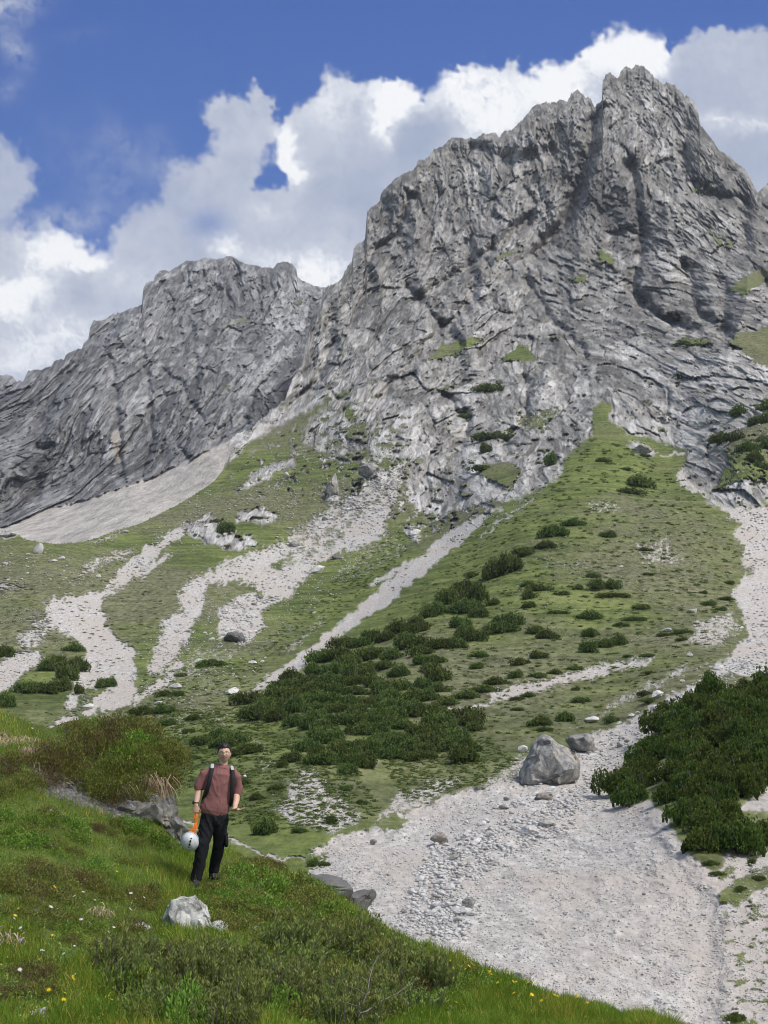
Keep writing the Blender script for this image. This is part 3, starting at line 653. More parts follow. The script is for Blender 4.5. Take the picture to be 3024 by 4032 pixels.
def build_left():
    us = colspace(-60, 1420, 3.8, 600, 60)
    us = us[us < 1620]
    vt = interp_line(SKY_C, us) - (fbm(us / 24, us * 0 + 1.3, 4, 500, .65) * 8 + np.abs(pn(us / 8, us * 0, 501)) * 4)
    vb = interp_line([(-760, 2300), (300, 2300), (900, 2150), (1620, 2150)], us)
    s = Sheet(us, vt, vb, 330, CP_C)
    x, z = ray(s.U, s.V); y = s.D.copy(); X = x * y; Z = z * y
    u = s.U + 6 * pn(s.U / 30, s.V / 30, 502); v = s.V + 8 * pn(s.U / 30, s.V / 30, 503) + 4 * pn(s.U / 9, s.V / 9, 504)
    fine = fbm(s.U / 22, s.V / 14, 4, 505, .65)
    scree = sst(-4, 4, sdist(SCREE, u, v, 80) + 2 * fine)
    def g(cu, cv, r): return np.exp(-((s.U - cu) / r) ** 2 - ((s.V - cv) / r) ** 2)
    big, hi, tint, crack = rock_relief(X + 500, y, Z, 1.0, [(.25 * g(150, 1450, 150), -30), (.5 * g(1150, 1550, 150), -22), (.5 + 0 * X, 3), (.3 * g(850, 1150, 150), 40)], 0.0, .38, .03)
    edge = sst(0, 50, s.V - s.vt[None]) * .75 + .25
    relief = (1 - scree) * (big + hi) * 1.3 * edge
    lines = (([(1180, 1560), (1120, 1700), (1000, 1800)], 34, 60), ([(760, 1300), (770, 1500), (740, 1700)], 14, 14), ([(430, 1400), (460, 1600), (480, 1900)], 14, 16), ([(150, 1760), (210, 1760), (140, 1850), (140, 1950)], 16, 22),
             ([(640, 1450), (760, 1580), (790, 1650)], 14, 14), ([(850, 1740), (880, 1700), (960, 1660)], 28, 30), ([(330, 1400), (230, 1500), (160, 1650)], 14, 12), ([(560, 1350), (600, 1700), (560, 1880)], 13, 12), ([(950, 1080), (880, 1130), (910, 1180)], 10, 14))
    for line, wd, dp in lines:
        d = np.full(s.U.shape, 999.); uu = s.U + 22 * fbm(s.U / 70, s.V / 70, 3, 520); vv = s.V + 22 * fbm(s.U / 70, s.V / 70, 3, 521)
        for i in range(len(line) - 1):
            x0, y0 = line[i]; ex = line[i + 1][0] - x0; ey = line[i + 1][1] - y0; L = ex * ex + ey * ey
            t = np.clip(((uu - x0) * ex + (vv - y0) * ey) / L, 0, 1)
            d = np.minimum(d, np.hypot(uu - x0 - t * ex, vv - y0 - t * ey))
        relief = relief - dp * np.exp(-(d / wd) ** 2) * (1 - scree)
    relief = relief + scree * (fbm(s.U / 160 + s.V / 60, s.V / 26 + s.U / 60, 4, 510) * 2.5 + fbm(s.U / 9, s.V / 5, 3, 511) * 1.2)
    s.D = s.D - relief
    s.finish()
    # pale debris ledges, ochre wall, grass specks
    deb = sst(-10, 25, sdist([(950, 1480), (1060, 1400), (1200, 1320), (1260, 1290), (1200, 1370), (1060, 1450), (1000, 1560), (900, 1600)], u, v, 60) + 22 * fine)
    up = sst(.05, .3, fbm(s.U / 80, s.V / 26, 5, 530) + .12 * sst(1500, 1100, s.V) * sst(500, 800, s.U))
    light = np.clip(tint - .10 + .35 * deb + .12 * up - .08 * sst(1400, 1700, s.V) * sst(900, 600, s.U), 0, 1)
    ochre = sst(-8, 8, sdist([(438, 1710), (462, 1700), (480, 1735), (492, 1790), (470, 1815), (445, 1800)], s.U, s.V, 40) + 8 * fine) + .5 * sst(-6, 6, sdist([(1095, 1540), (1120, 1530), (1125, 1580), (1105, 1600)], s.U, s.V, 40) + 8 * fine)
    grass = .7 * sst(-8, 8, sdist([(920, 1270), (950, 1240), (990, 1270), (900, 1282), (820, 1282)], u, v, 50) + 9 * fine) + .6 * sst(-6, 6, sdist([(870, 1525), (900, 1510), (905, 1530), (880, 1535)], u, v, 40) + 6 * fine) + .55 * sst(-5, 5, sdist([(1150, 1195), (1210, 1180), (1200, 1192), (1150, 1205)], u, v, 40) + 6 * fine)
    snow = sst(-2, 2, sdist([(175, 2032), (190, 2027), (186, 2036), (176, 2042)], s.U, s.V, 30))
    grass = np.clip(grass, 0, 1)
    mask = np.stack([1 - scree, scree, grass, np.ones_like(scree)], -1)
    light = np.clip(light - .22 * sst(-30, 50, sdist([(1240, 1290), (1180, 1330), (1080, 1480), (1030, 1600), (980, 1760), (1250, 1760)], u, v, 80) + 30 * fine) - .10 * sst(-30, 60, sdist([(860, 1640), (1000, 1650), (900, 1760), (800, 1760)], u, v, 80) + 30 * fine), 0, 1)  # shade of the gully beside the main ridge, painted into the rock tone
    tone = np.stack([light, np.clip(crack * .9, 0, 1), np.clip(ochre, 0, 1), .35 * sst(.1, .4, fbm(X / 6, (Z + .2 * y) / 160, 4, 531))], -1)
    top = s.P[-1]; back = []
    for f, dz in ((1.01, -8), (1.03, -40), (1.15, -200)):
        q = top * f; q[:, 2] = top[:, 2] + dz; back.append(q)
    allp = np.concatenate([s.P, np.array(back)], 0)
    def pad(a): return np.concatenate([a, np.repeat(a[-1:], 3, 0)], 0)
    return s, allp, pad(mask), pad(tone)
def far_material():
    m = NT("far_mountain_rock_and_scree", 0.95, 0.1)
    pos = m.geo()
    mk = m.n('ShaderNodeSeparateColor'); m.l(m.attr('mask').outputs['Color'], mk.inputs[0])
    ta = m.attr('tone'); tn = m.n('ShaderNodeSeparateColor'); m.l(ta.outputs['Color'], tn.inputs[0])
    rn = m.noise(m.map(pos, (.22, .04, .09)), 1.0, 6, .68, .4)
    fac = m.math('ADD', m.math('MULTIPLY', tn.outputs[0], .62), m.math('MULTIPLY', rn, .42))
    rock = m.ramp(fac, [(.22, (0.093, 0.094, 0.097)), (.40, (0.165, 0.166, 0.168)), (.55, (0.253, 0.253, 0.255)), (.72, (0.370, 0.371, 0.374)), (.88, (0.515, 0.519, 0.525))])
    rock = m.mix(m.math('MULTIPLY', tn.outputs[2], .5), rock, (.42, .35, .27))
    rock = m.mix(m.math('MULTIPLY', ta.outputs['Alpha'], .6), rock, (.13, .135, .145))
    rock = m.mix(m.math('MULTIPLY', tn.outputs[1], .55), rock, (.08, .08, .085))
    cn = m.noise(m.map(pos, (.16, .03, .09)), 1.0, 6, .78, .3)
    grav = m.ramp(cn, [(.34, (0.264, 0.249, 0.231)), (.48, (0.444, 0.418, 0.385)), (.66, (0.648, 0.615, 0.567))])
    c = m.mix(mk.outputs[1], rock, grav)
    c = m.mix(mk.outputs[2], c, (.13, .14, .06))
    m.color(c)
    m.bump(rn, .6, 2.5)
    return m.m
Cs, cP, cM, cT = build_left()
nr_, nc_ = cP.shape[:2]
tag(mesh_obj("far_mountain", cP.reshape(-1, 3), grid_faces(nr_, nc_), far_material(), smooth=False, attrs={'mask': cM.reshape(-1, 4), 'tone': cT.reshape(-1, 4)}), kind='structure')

# valley floor under everything, out to the horizon
def valley():
    n = 60; xs = np.linspace(-2400, 2400, n); ys = np.linspace(-700, 1900, n); X, Y = np.meshgrid(xs, ys)
    Z = -60 + 0 * X
    m = NT("distant_meadow", .95, .1); nz = m.noise(m.geo(), .01, 5); m.color(m.ramp(nz, [(.3, (.06, .08, .03)), (.7, (.16, .18, .08))]))
    tag(mesh_obj("ground", np.stack([X, Y, Z], -1).reshape(-1, 3), grid_faces(n, n), m.m), kind='structure')
valley()
# ---------------------------------------------------------------- the near knoll
SKY_A = [(-600, 2760), (0, 2800), (60, 2822), (130, 2850), (200, 2868), (260, 2842), (330, 2828), (400, 2836), (470, 2846), (540, 2866), (600, 2892), (640, 2925), (672, 2970), (688, 3020),
         (694, 3080), (692, 3130), (696, 3190), (706, 3250), (722, 3285), (760, 3310), (820, 3330), (900, 3342), (960, 3368), (1040, 3400), (1180, 3445), (1240, 3470), (1300, 3502), (1380, 3560), (1450, 3605),
         (1530, 3655), (1600, 3690), (1700, 3728), (1800, 3768), (1950, 3832), (2060, 3880), (2160, 3925), (2300, 3962), (2420, 4000), (2560, 4040), (2900, 4200), (3524, 4420)]
CP_A = [(-400, 2860, 20), (100, 2850, 19.6), (300, 2840, 19.4), (600, 2900, 18.8), (680, 3050, 18.2), (300, 3000, 17.6), (100, 3000, 17.2), (500, 3060, 17.5), (640, 3200, 17.3), (400, 3170, 17.15), (250, 3100, 17.1), (60, 3070, 16.6), (-400, 3100, 16.8),
        (0, 3230, 15.2), (250, 3260, 15.6), (500, 3320, 16.4), (700, 3310, 17.4), (775, 3470, 15.9), (900, 3345, 18.6), (1180, 3446, 17.8), (1000, 3480, 15.9), (0, 3500, 12.6), (300, 3550, 13.0), (600, 3600, 13.4), (775, 3620, 13.4),
        (1200, 3600, 14.6), (1450, 3606, 16.2), (1000, 3750, 11.9), (600, 3800, 11.0), (0, 3800, 9.8), (0, 4032, 8.1), (700, 4032, 8.5), (1400, 3850, 11.4), (1500, 4032, 9.2), (1900, 3815, 13.6), (1900, 4032, 9.9), (2300, 3963, 11.8), (2560, 4040, 11.0),
        (-400, 3600, 11.5), (-400, 4032, 7.8), (0, 4500, 5.6), (1500, 4500, 6.2), (2600, 4500, 7.0), (3300, 4450, 8)]
def build_knoll():
    us = colspace(-60, 2700, 7, 500, 50)
    us = us[us < 3500]
    vt = interp_line(SKY_A, us) + fbm(us / 60, us * 0, 3, 600) * 8
    vb = np.full(us.shape, 4620.)
    s = Sheet(us, vt, vb, 300, CP_A)
    x, z = ray(s.U, s.V); y = s.D.copy(); X = x * y
    s.D = s.D - (fbm(X / .9, y / .9, 4, 610) * .13 + fbm(X / .25, y / .25, 3, 611) * .035) * sst(0, 60, s.V - s.vs[None] + 10)
    s.finish()
    rock = sst(-15, 15, sdist([(120, 3030), (250, 3010), (330, 3060), (360, 3110), (560, 3120), (690, 3130), (730, 3290), (640, 3230), (520, 3240), (330, 3180), (150, 3110)], s.U, s.V, 60) + 14 * fbm(s.U / 30, s.V / 30, 3, 620))
    top = s.P[-1]; back = []
    for k in range(1, 11):
        q = top.copy(); f = k / 10.0
        q *= (1 + .5 * f ** 1.2); q[:, 2] = top[:, 2] - .25 * k * .3 - 9 * f ** 1.6
        back.append(q)
    allp = np.concatenate([s.P, np.array(back)], 0)
    mask = np.concatenate([rock, np.repeat(rock[-1:] * 0, 10, 0)], 0)
    return s, allp, mask
def knoll_material():
    m = NT("turf_soil_and_moss", .95, .1); pos = m.geo()
    n1 = m.noise(m.map(pos, (1.3, 1.3, 1.3)), 1.0, 5, .6); n2 = m.noise(m.map(pos, (22, 22, 22)), 1.0, 4, .7)
    g = m.ramp(m.math('ADD', m.math('MULTIPLY', n1, .5), m.math('MULTIPLY', n2, .5)), [(.35, (.06, .07, .022)), (.5, (.11, .15, .035)), (.62, (.16, .20, .05)), (.75, (.22, .20, .09))])
    r = m.ramp(n2, [(.3, (.06, .058, .055)), (.5, (.15, .145, .14)), (.7, (.33, .32, .31))])
    m.color(m.mix(m.attr('rockm').outputs['Fac'], g, r)); m.bump(n2, .8, .05)
    return m.m
A, aP, aM = build_knoll()
nr_, nc_ = aP.shape[:2]
tag(mesh_obj("knoll", aP.reshape(-1, 3), grid_faces(nr_, nc_), knoll_material(), attrs={'rockm': aM.reshape(-1)}), kind='structure')

# ---------------------------------------------------------------- leaf, needle and grass builders
def rand_dirs(n):
    d = rng.normal(size=(n, 3)); return d / np.linalg.norm(d, axis=1, keepdims=True)

def blades(base, height, width, lean, curl=.35):
    """curved grass blades, two quads and a tip each; lean = (n,3) drift of the tip"""
    n = len(base)
    a = rng.uniform(0, 2 * np.pi, n); side = np.stack([np.cos(a), np.sin(a), np.zeros(n)], 1) * (width / 2)[:, None]
    up = np.zeros((n, 3)); up[:, 2] = 1
    V = []
    for f, w in ((0, 1), (.5, .75), (1, 0.12)):
        c = base + up * (height * (f - curl * .35 * f * f))[:, None] + lean * (f ** 1.8)
        V += [c - side * w, c + side * w]
    V = np.stack(V, 1).reshape(-1, 3)
    i = np.arange(n)[:, None] * 6
    F = np.concatenate([i + np.array([[0, 1, 3, 2]]), i + np.array([[2, 3, 5, 4]])], 1).reshape(-1, 4)
    return V, F

def quads(c, d, up, L, W):
    """a leaf quad at c, long axis d, width along cross(d, up)"""
    w = np.cross(d, up); w /= np.linalg.norm(w, axis=1, keepdims=True) + 1e-9
    a = c - w * (W / 2)[:, None] * .5; b = c + w * (W / 2)[:, None] * .5
    e = c + d * (L * .55)[:, None]
    V = np.stack([a, b, e + w * (W / 2)[:, None], c + d * L[:, None], ], 1)
    V = np.stack([c, e + w * (W / 2)[:, None], c + d * L[:, None], e - w * (W / 2)[:, None]], 1).reshape(-1, 3)
    F = np.arange(len(c) * 4).reshape(-1, 4)
    return V, F

def leaf_material(name, stops, rough=.7, transl=.35, scale=1.0, objvar=.25, patch=None):
    """stops colour leaves by a per-leaf value; each plant shifts a little"""
    m = NT(name, rough, .25)
    r = m.attr('rv').outputs['Fac']
    c = m.ramp(r, stops)
    oi = m.n('ShaderNodeObjectInfo')
    hs = m.n('ShaderNodeHueSaturation'); m.l(c, hs.inputs['Color'])
    m.l(m.math('ADD', m.math('MULTIPLY', oi.outputs['Random'], .035), .4825), hs.inputs['Hue'])
    m.l(m.math('ADD', m.math('MULTIPLY', oi.outputs['Random'], objvar * 2), 1 - objvar), hs.inputs['Value'])
    c = hs.outputs[0]
    if patch: c = m.mix(m.ramp(m.noise(m.geo(), patch[0], 4), [(.42, 0), (.6, 1)]), c, m.mix(1.0, c, patch[1], 'MULTIPLY'))
    m.color(c)
    tr = m.n('ShaderNodeBsdfTranslucent'); m.l(c, tr.inputs[0])
    ms = m.n('ShaderNodeMixShader'); ms.inputs[0].default_value = transl
    out = m.t.nodes['Material Output']; m.l(m.b.outputs[0], ms.inputs[1]); m.l(tr.outputs[0], ms.inputs[2]); m.l(ms.outputs[0], out.inputs[0])
    return m.m

M_PINE = leaf_material("pine_needles", [(0, (0.077, 0.117, 0.033)), (.4, (0.148, 0.209, 0.053)), (.8, (0.237, 0.307, 0.074)), (1, (0.399, 0.418, 0.141))], objvar=.2)
M_PINE_N = leaf_material("pine_needles_near", [(0, (0.052, 0.086, 0.017)), (.4, (0.113, 0.173, 0.030)), (.8, (0.191, 0.258, 0.045)), (1, (0.299, 0.303, 0.081))], objvar=.13)
M_HEATH = leaf_material("heath_leaves", [(0, (0.090, 0.100, 0.030)), (.4, (0.192, 0.225, 0.051)), (.75, (0.320, 0.321, 0.075)), (.93, (0.436, 0.356, 0.105)), (1, (0.513, 0.237, 0.094))], objvar=.2)
M_BROWN = leaf_material("russet_heath_leaves", [(0, (0.070, 0.057, 0.027)), (.4, (0.171, 0.123, 0.052)), (.7, (0.200, 0.193, 0.060)), (1, (0.320, 0.225, 0.113))], objvar=.2)
M_ROSE = leaf_material("alpenrose_leaves", [(0, (0.079, 0.149, 0.025)), (.45, (0.169, 0.286, 0.042)), (.8, (0.310, 0.437, 0.072)), (1, (0.508, 0.546, 0.125))], objvar=.2)
M_JUN = leaf_material("knee_pine_needles", [(0, (0.081, 0.108, 0.029)), (.45, (0.169, 0.222, 0.058)), (.8, (0.270, 0.324, 0.089)), (1, (0.432, 0.378, 0.136))], objvar=.15)
M_GRASS = leaf_material("meadow_grass", [(0, (0.105, 0.179, 0.019)), (.4, (0.196, 0.323, 0.032)), (.75, (0.315, 0.444, 0.055)), (.92, (0.526, 0.527, 0.111)), (1, (0.892, 0.670, 0.205))], objvar=0, transl=.5, patch=(1.1, (1, .86, .8)))
M_DRY = leaf_material("dry_grass", [(0, (0.216, 0.169, 0.095)), (.5, (0.432, 0.351, 0.216)), (1, (0.675, 0.581, 0.392))], objvar=.1, transl=.3)
mt = NT("weathered_branch", .9); mt.color(mt.ramp(mt.noise(mt.obj(), 14, 4), [(.3, (.07, .058, .047)), (.7, (.24, .22, .20))])); M_BARK = mt.m

def tube_chain(pts, rad, k=5):
    pts = np.asarray(pts, float); n = len(pts); V = []; F = []
    for i in range(n):
        d = pts[min(i + 1, n - 1)] - pts[max(i - 1, 0)]; d /= np.linalg.norm(d) + 1e-9
        a = np.cross(d, [0, 0, 1.0]); 
        if np.linalg.norm(a) < 1e-3: a = np.array([1., 0, 0])
        a /= np.linalg.norm(a); b = np.cross(d, a)
        for j in range(k):
            t = 2 * math.pi * j / k; V.append(pts[i] + (a * math.cos(t) + b * math.sin(t)) * rad[i])
    for i in range(n - 1):
        for j in range(k): F.append((i * k + j, i * k + (j + 1) % k, (i + 1) * k + (j + 1) % k, (i + 1) * k + j))
    return np.array(V), np.array(F)

def join(parts):
    V = []; F = []; o = 0
    for v, f in parts: V.append(v); F.append(f + o); o += len(v)
    return np.concatenate(V), np.concatenate(F)

def shell_points(n, lobes):
    """points and outward directions on the upper surface of several flattened lobes"""
    w = np.array([l[3] * l[4] for l in lobes]); w /= w.sum()
    k = rng.choice(len(lobes), n, p=w); L = np.array(lobes)[k]
    d = rand_dirs(n); d[:, 2] = np.abs(d[:, 2]) * 1.0 - .15
    d /= np.linalg.norm(d, axis=1, keepdims=True)
    r = rng.uniform(.72, 1.05, n)[:, None]
    c = L[:, :3] + d * r * np.stack([L[:, 3], L[:, 4], L[:, 5]], 1)
    return c, d

def pine_proto(seed, near=False):
    """a spreading dwarf pine, unit half-width, built of branch-end tufts on several uneven lobes"""
    global rng
    keep = rng; rng = np.random.default_rng(seed)
    lobes = []
    nl = rng.integers(7, 11)
    for i in range(nl):
        a = rng.uniform(0, 2 * np.pi); r = rng.uniform(.1, .72) if i else 0
        lobes.append([r * math.cos(a), r * math.sin(a) * .9, rng.uniform(.05, .28) * (1.2 - r), rng.uniform(.26, .45), rng.uniform(.26, .42), rng.uniform(.22, .42)])
    nt = 1000 if near else 620
    c, d = shell_points(nt, lobes)
    k = 7 if near else 5
    cc = np.repeat(c, k, 0); dd = np.repeat(d, k, 0) * .7 + rand_dirs(nt * k) * .75 + np.array([0, 0, .35]); dd /= np.linalg.norm(dd, axis=1, keepdims=True)
    s = .042 if near else .052
    V, F = quads(cc + dd * .01, dd, rand_dirs(nt * k), rng.uniform(.7, 1.4, nt * k) * s * 1.25, rng.uniform(.5, .85, nt * k) * s)
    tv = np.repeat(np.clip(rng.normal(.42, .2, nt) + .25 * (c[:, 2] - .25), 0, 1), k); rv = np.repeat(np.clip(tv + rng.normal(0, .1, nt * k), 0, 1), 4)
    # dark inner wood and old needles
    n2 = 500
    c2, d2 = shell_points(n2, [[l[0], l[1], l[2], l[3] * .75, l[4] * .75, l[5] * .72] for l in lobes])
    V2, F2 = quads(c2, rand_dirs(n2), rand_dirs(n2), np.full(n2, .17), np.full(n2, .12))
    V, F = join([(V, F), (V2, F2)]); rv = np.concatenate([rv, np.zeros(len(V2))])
    V[:, 2] = np.maximum(V[:, 2], -.12)
    st = []
    for i in range(6):
        a = rng.uniform(0, 2 * np.pi); p = [np.array([0, 0, -.1])]
        for j in range(4): p.append(p[-1] + np.array([math.cos(a) * .15, math.sin(a) * .15, .06 + .05 * j]))
        st.append(tube_chain(p, [.035, .028, .02, .014, .008], 4))
    SV, SF = join(st)
    rng = keep
    return (V, F, rv), (SV, SF)

def make_meshes(name, data, mat):
    V, F, rv = data
    o = mesh_obj(name, V, F, mat, smooth=False, attrs={'rv': rv}); me = o.data
    bpy.data.objects.remove(o); return me
def stem_mesh(data):
    o = mesh_obj("stem", data[0], data[1], M_BARK); me = o.data; bpy.data.objects.remove(o); return me

def plant(name, label, cat, group, foliage_me, stem_me, loc, scale, rotz, tilt=None):
    o = bpy.data.objects.new(name, None); COL.objects.link(o)
    o.location = loc; o.scale = scale; o.rotation_euler = (0, 0, rotz)
    if tilt is not None:
        q = Vector((0, 0, 1)).rotation_difference(Vector(tilt)); o.rotation_mode = 'QUATERNION'; o.rotation_quaternion = q @ Matrix.Rotation(rotz, 3, 'Z').to_quaternion()
    tag(o, label, cat, group)
    f = bpy.data.objects.new("foliage", foliage_me); COL.objects.link(f); f.parent = o
    if stem_me is not None:
        t = bpy.data.objects.new("stem", stem_me); COL.objects.link(t); t.parent = o
    return o
# ---------------------------------------------------------------- dwarf pines on the slopes
def frame_px(P):
    """metres per frame pixel at points P"""
    return (P[:, 1] * CP + P[:, 2] * SP) / FPX

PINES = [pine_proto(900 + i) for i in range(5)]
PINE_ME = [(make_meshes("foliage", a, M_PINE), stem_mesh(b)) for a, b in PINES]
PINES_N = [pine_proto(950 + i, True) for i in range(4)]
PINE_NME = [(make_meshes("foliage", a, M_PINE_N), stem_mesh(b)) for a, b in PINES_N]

LAND = [(2170, 2990, "the huge grey boulder"), (2320, 1650, "the spur top"), (1600, 2240, "the long rubble streak"), (1150, 2600, "the rubble streak's foot"), (430, 2550, "the broad white rubble fan"),
        (880, 2940, "the hiker's head"), (1180, 3100, "the bare patch by the hiker"), (2880, 2200, "the right gully"), (2000, 2350, "the dense patch on the spur"),
        (2250, 2680, "the pale gravel strip"), (1800, 1700, "the rock buttress"), (2700, 1350, "the right cliffs"), (880, 2090, "the meadow outcrop"), (190, 2640, "the far left thicket"),
        (2650, 3150, "the basin's right edge"), (2086, 3272, "the long white slab"), (1850, 3558, "the low grey basin boulder"), (1724, 3301, "the brown bank boulder"), (923, 2507, "the dark meadow boulder"), (1320, 2190, "the dark scree block"), (1300, 2450, "the streak's middle"), (80, 2200, "the left meadow edge"), (2870, 2380, "the right gully's narrows"), (1250, 2230, "the broad pale scree")]
_used = {}
def where(u, v):
    k = min(LAND, key=lambda l: math.hypot((u - l[0]), (v - l[1]) * 1.2))
    dx, dy = u - k[0], v - k[1]
    if abs(dx) < 40 and abs(dy) < 40: w = "beside"
    elif abs(dx) > abs(dy) * 2: w = "right of" if dx > 0 else "left of"
    elif abs(dy) > abs(dx) * 2: w = "below" if dy > 0 else "above"
    else: w = ("lower right of" if dx > 0 else "lower left of") if dy > 0 else ("upper right of" if dx > 0 else "upper left of")
    return w + " " + k[2]
ORD = ["", "second", "third", "fourth", "fifth", "sixth", "seventh", "eighth", "ninth", "tenth", "eleventh", "twelfth", "thirteenth", "fourteenth", "fifteenth", "sixteenth", "seventeenth", "eighteenth", "nineteenth", "twentieth"]
def label_all(items, noun_fn):
    """items: (object, u, v, w). Members that would read alike are told apart by their order from the left."""
    groups = {}
    for it in items: groups.setdefault(noun_fn(it), []).append(it)
    for base, its in groups.items():
        its.sort(key=lambda i: i[1])
        for k, it in enumerate(its):
            o = it[0]
            if len(its) == 1: o['label'] = base
            elif k == 0: o['label'] = "leftmost " + base
            elif k == len(its) - 1: o['label'] = "rightmost " + base
            elif k < 20: o['label'] = ORD[k] + " from the left " + base
            else: o['label'] = "%d%s from the left " % (k + 1, {1: 'st', 2: 'nd', 3: 'rd'}.get((k + 1) % 10, 'th')) + base

BUSH = [(1920, 1527, 150, 48), (1828, 1637, 70, 26), (1957, 1712, 150, 42), (1905, 1765, 60, 46), (1905, 1841, 110, 26), (2178, 1808, 66, 55), (2690, 1350, 80, 20), (2672, 1330, 40, 34), (2740, 1355, 70, 12), (884, 2073, 62, 58), (850, 2045, 50, 20),
        (2380, 1810, 54, 27), (2461, 1845, 48, 16), (2524, 1897, 120, 58), (2494, 1932, 105, 36), (2205, 1931, 32, 16), (2148, 1955, 24, 13), (2404, 2000, 28, 12), (2259, 2056, 85, 38), (2185, 2090, 110, 58), (2150, 2145, 95, 34), (2065, 2172, 100, 45),
        (2410, 2105, 90, 32), (2542, 2074, 38, 15), (2609, 1985, 42, 16), (2640, 1990, 34, 13), (2542, 2162, 70, 16), (2741, 2101, 34, 14), (2465, 1762, 36, 16), (2540, 1792, 50, 16), (2280, 1685, 42, 25),
        (1990, 2225, 110, 85), (1945, 2245, 100, 80), (2030, 2220, 60, 62), (1860, 2262, 60, 28), (1840, 2310, 120, 60), (1880, 2340, 70, 90), (1780, 2350, 120, 70), (1720, 2400, 110, 56), (1830, 2390, 130, 70), (1690, 2415, 70, 40), (1880, 2410, 70, 50), (1640, 2440, 55, 22),
        (1947, 2371, 60, 30), (2130, 2313, 95, 38), (2087, 2342, 72, 42), (2096, 2383, 72, 26), (2226, 2337, 90, 20), (2082, 2299, 60, 22), (2010, 2440, 125, 66), (1985, 2470, 120, 56), (1937, 2472, 66, 34), (1850, 2500, 125, 66), (1830, 2480, 70, 50),
        (2154, 2500, 92, 42), (2110, 2480, 70, 36), (1889, 2578, 80, 26), (1648, 2472, 80, 46), (2110, 2580, 90, 34), (2050, 2605, 90, 34), (2116, 2617, 42, 18), (1889, 2622, 70, 26), (2043, 2655, 80, 32), (2120, 2660, 80, 26), (2188, 2646, 60, 22), (2270, 2630, 45, 20),
        (1957, 2684, 110, 34), (1913, 2713, 110, 34), (1841, 2737, 110, 36), (1760, 2765, 110, 36), (1841, 2684, 40, 18), (2323, 2424, 112, 40), (2198, 2410, 90, 16), (2328, 2492, 82, 44), (2318, 2549, 76, 52), (2400, 2530, 120, 44), (2440, 2522, 80, 44), (2265, 2593, 40, 18),
        (2034, 2750, 55, 18), (2082, 2737, 60, 22), (2275, 2713, 45, 17), (2318, 2706, 40, 17), (2289, 2757, 75, 26), (2340, 2265, 50, 28), (2360, 2300, 100, 50), (2410, 2304, 90, 46), (2279, 2313, 50, 24), (2407, 2342, 120, 28), (2552, 2260, 45, 14), (2617, 2195, 40, 12),
        (2875, 2294, 45, 18), (2766, 2289, 42, 10), (2778, 2333, 45, 15), (2735, 2330, 30, 12), (2865, 2357, 75, 20), (2807, 2376, 80, 22), (2851, 2398, 60, 18), (2528, 2390, 80, 25), (2494, 2436, 85, 25), (2446, 2460, 60, 24), (2660, 2420, 28, 15), (2638, 2439, 32, 18),
        (2740, 2451, 42, 18), (2619, 2499, 70, 16), (2687, 2487, 72, 22), (2696, 2516, 60, 14), (2475, 2583, 50, 12), (2556, 2581, 70, 14), (2426, 2624, 40, 15), (2426, 2643, 30, 11), (2561, 2648, 60, 13), (2388, 2684, 28, 13), (2540, 2730, 55, 25), (2561, 2757, 95, 22), (2677, 2704, 28, 13), (2258, 2631, 50, 18),
        (2229, 2823, 66, 46), (2132, 2841, 110, 42), (2410, 2832, 75, 32), (2144, 2871, 60, 22), (2042, 2793, 45, 16), (860, 2895, 110, 55), (930, 2905, 100, 55), (800, 2915, 90, 48), (880, 2925, 120, 50), (983, 2950, 110, 46), (940, 2962, 90, 36), (1045, 3258, 100, 72), (1303, 3230, 55, 38), (766, 2984, 60, 20),
        (1160, 2985, 110, 42), (1210, 2995, 80, 38), (1120, 3010, 60, 26), (1363, 3104, 60, 24), (833, 2610, 100, 32), (790, 2622, 50, 22), (935, 2667, 36, 14), (742, 2480, 36, 17), (1273, 2363, 36, 13), (289, 2551, 90, 34), (400, 2690, 62, 42), (435, 2688, 52, 40), (110, 2708, 130, 52), (180, 2712, 100, 50), (250, 2700, 110, 56), (300, 2715, 50, 40),
        (190, 2622, 100, 54), (300, 2616, 90, 66), (240, 2650, 110, 70), (225, 2600, 70, 40), (10, 2562, 64, 56), (15, 2755, 80, 72), (101, 2546, 36, 16), (482, 2473, 36, 14), (70, 2420, 22, 10), (554, 2456, 22, 8), (650, 2730, 80, 26), (700, 2732, 60, 24), (560, 2800, 110, 44), (630, 2795, 100, 44), (520, 2830, 80, 28), (670, 2846, 95, 28),
        (713, 2658, 50, 18), (675, 2928, 70, 24), (760, 2826, 70, 28), (740, 2880, 60, 22), (1010, 3140, 70, 28), (960, 3080, 60, 24), (1290, 2585, 50, 20), (1090, 3100, 70, 24), (1180, 3270, 60, 24), (1420, 3160, 50, 18), (1240, 3398, 60, 30), (1270, 3404, 50, 24),
        (2920, 3500, 60, 22), (2990, 3460, 60, 20), (2850, 3545, 40, 22), (2968, 3392, 46, 22), (2830, 3440, 60, 20), (2900, 4010, 90, 34), (2410, 3990, 70, 26), (2865, 3660, 22, 12), (2900, 3708, 16, 12), (2720, 3800, 22, 9), (2830, 3330, 70, 28), (2800, 3400, 60, 24), (2620, 3260, 30, 16)]
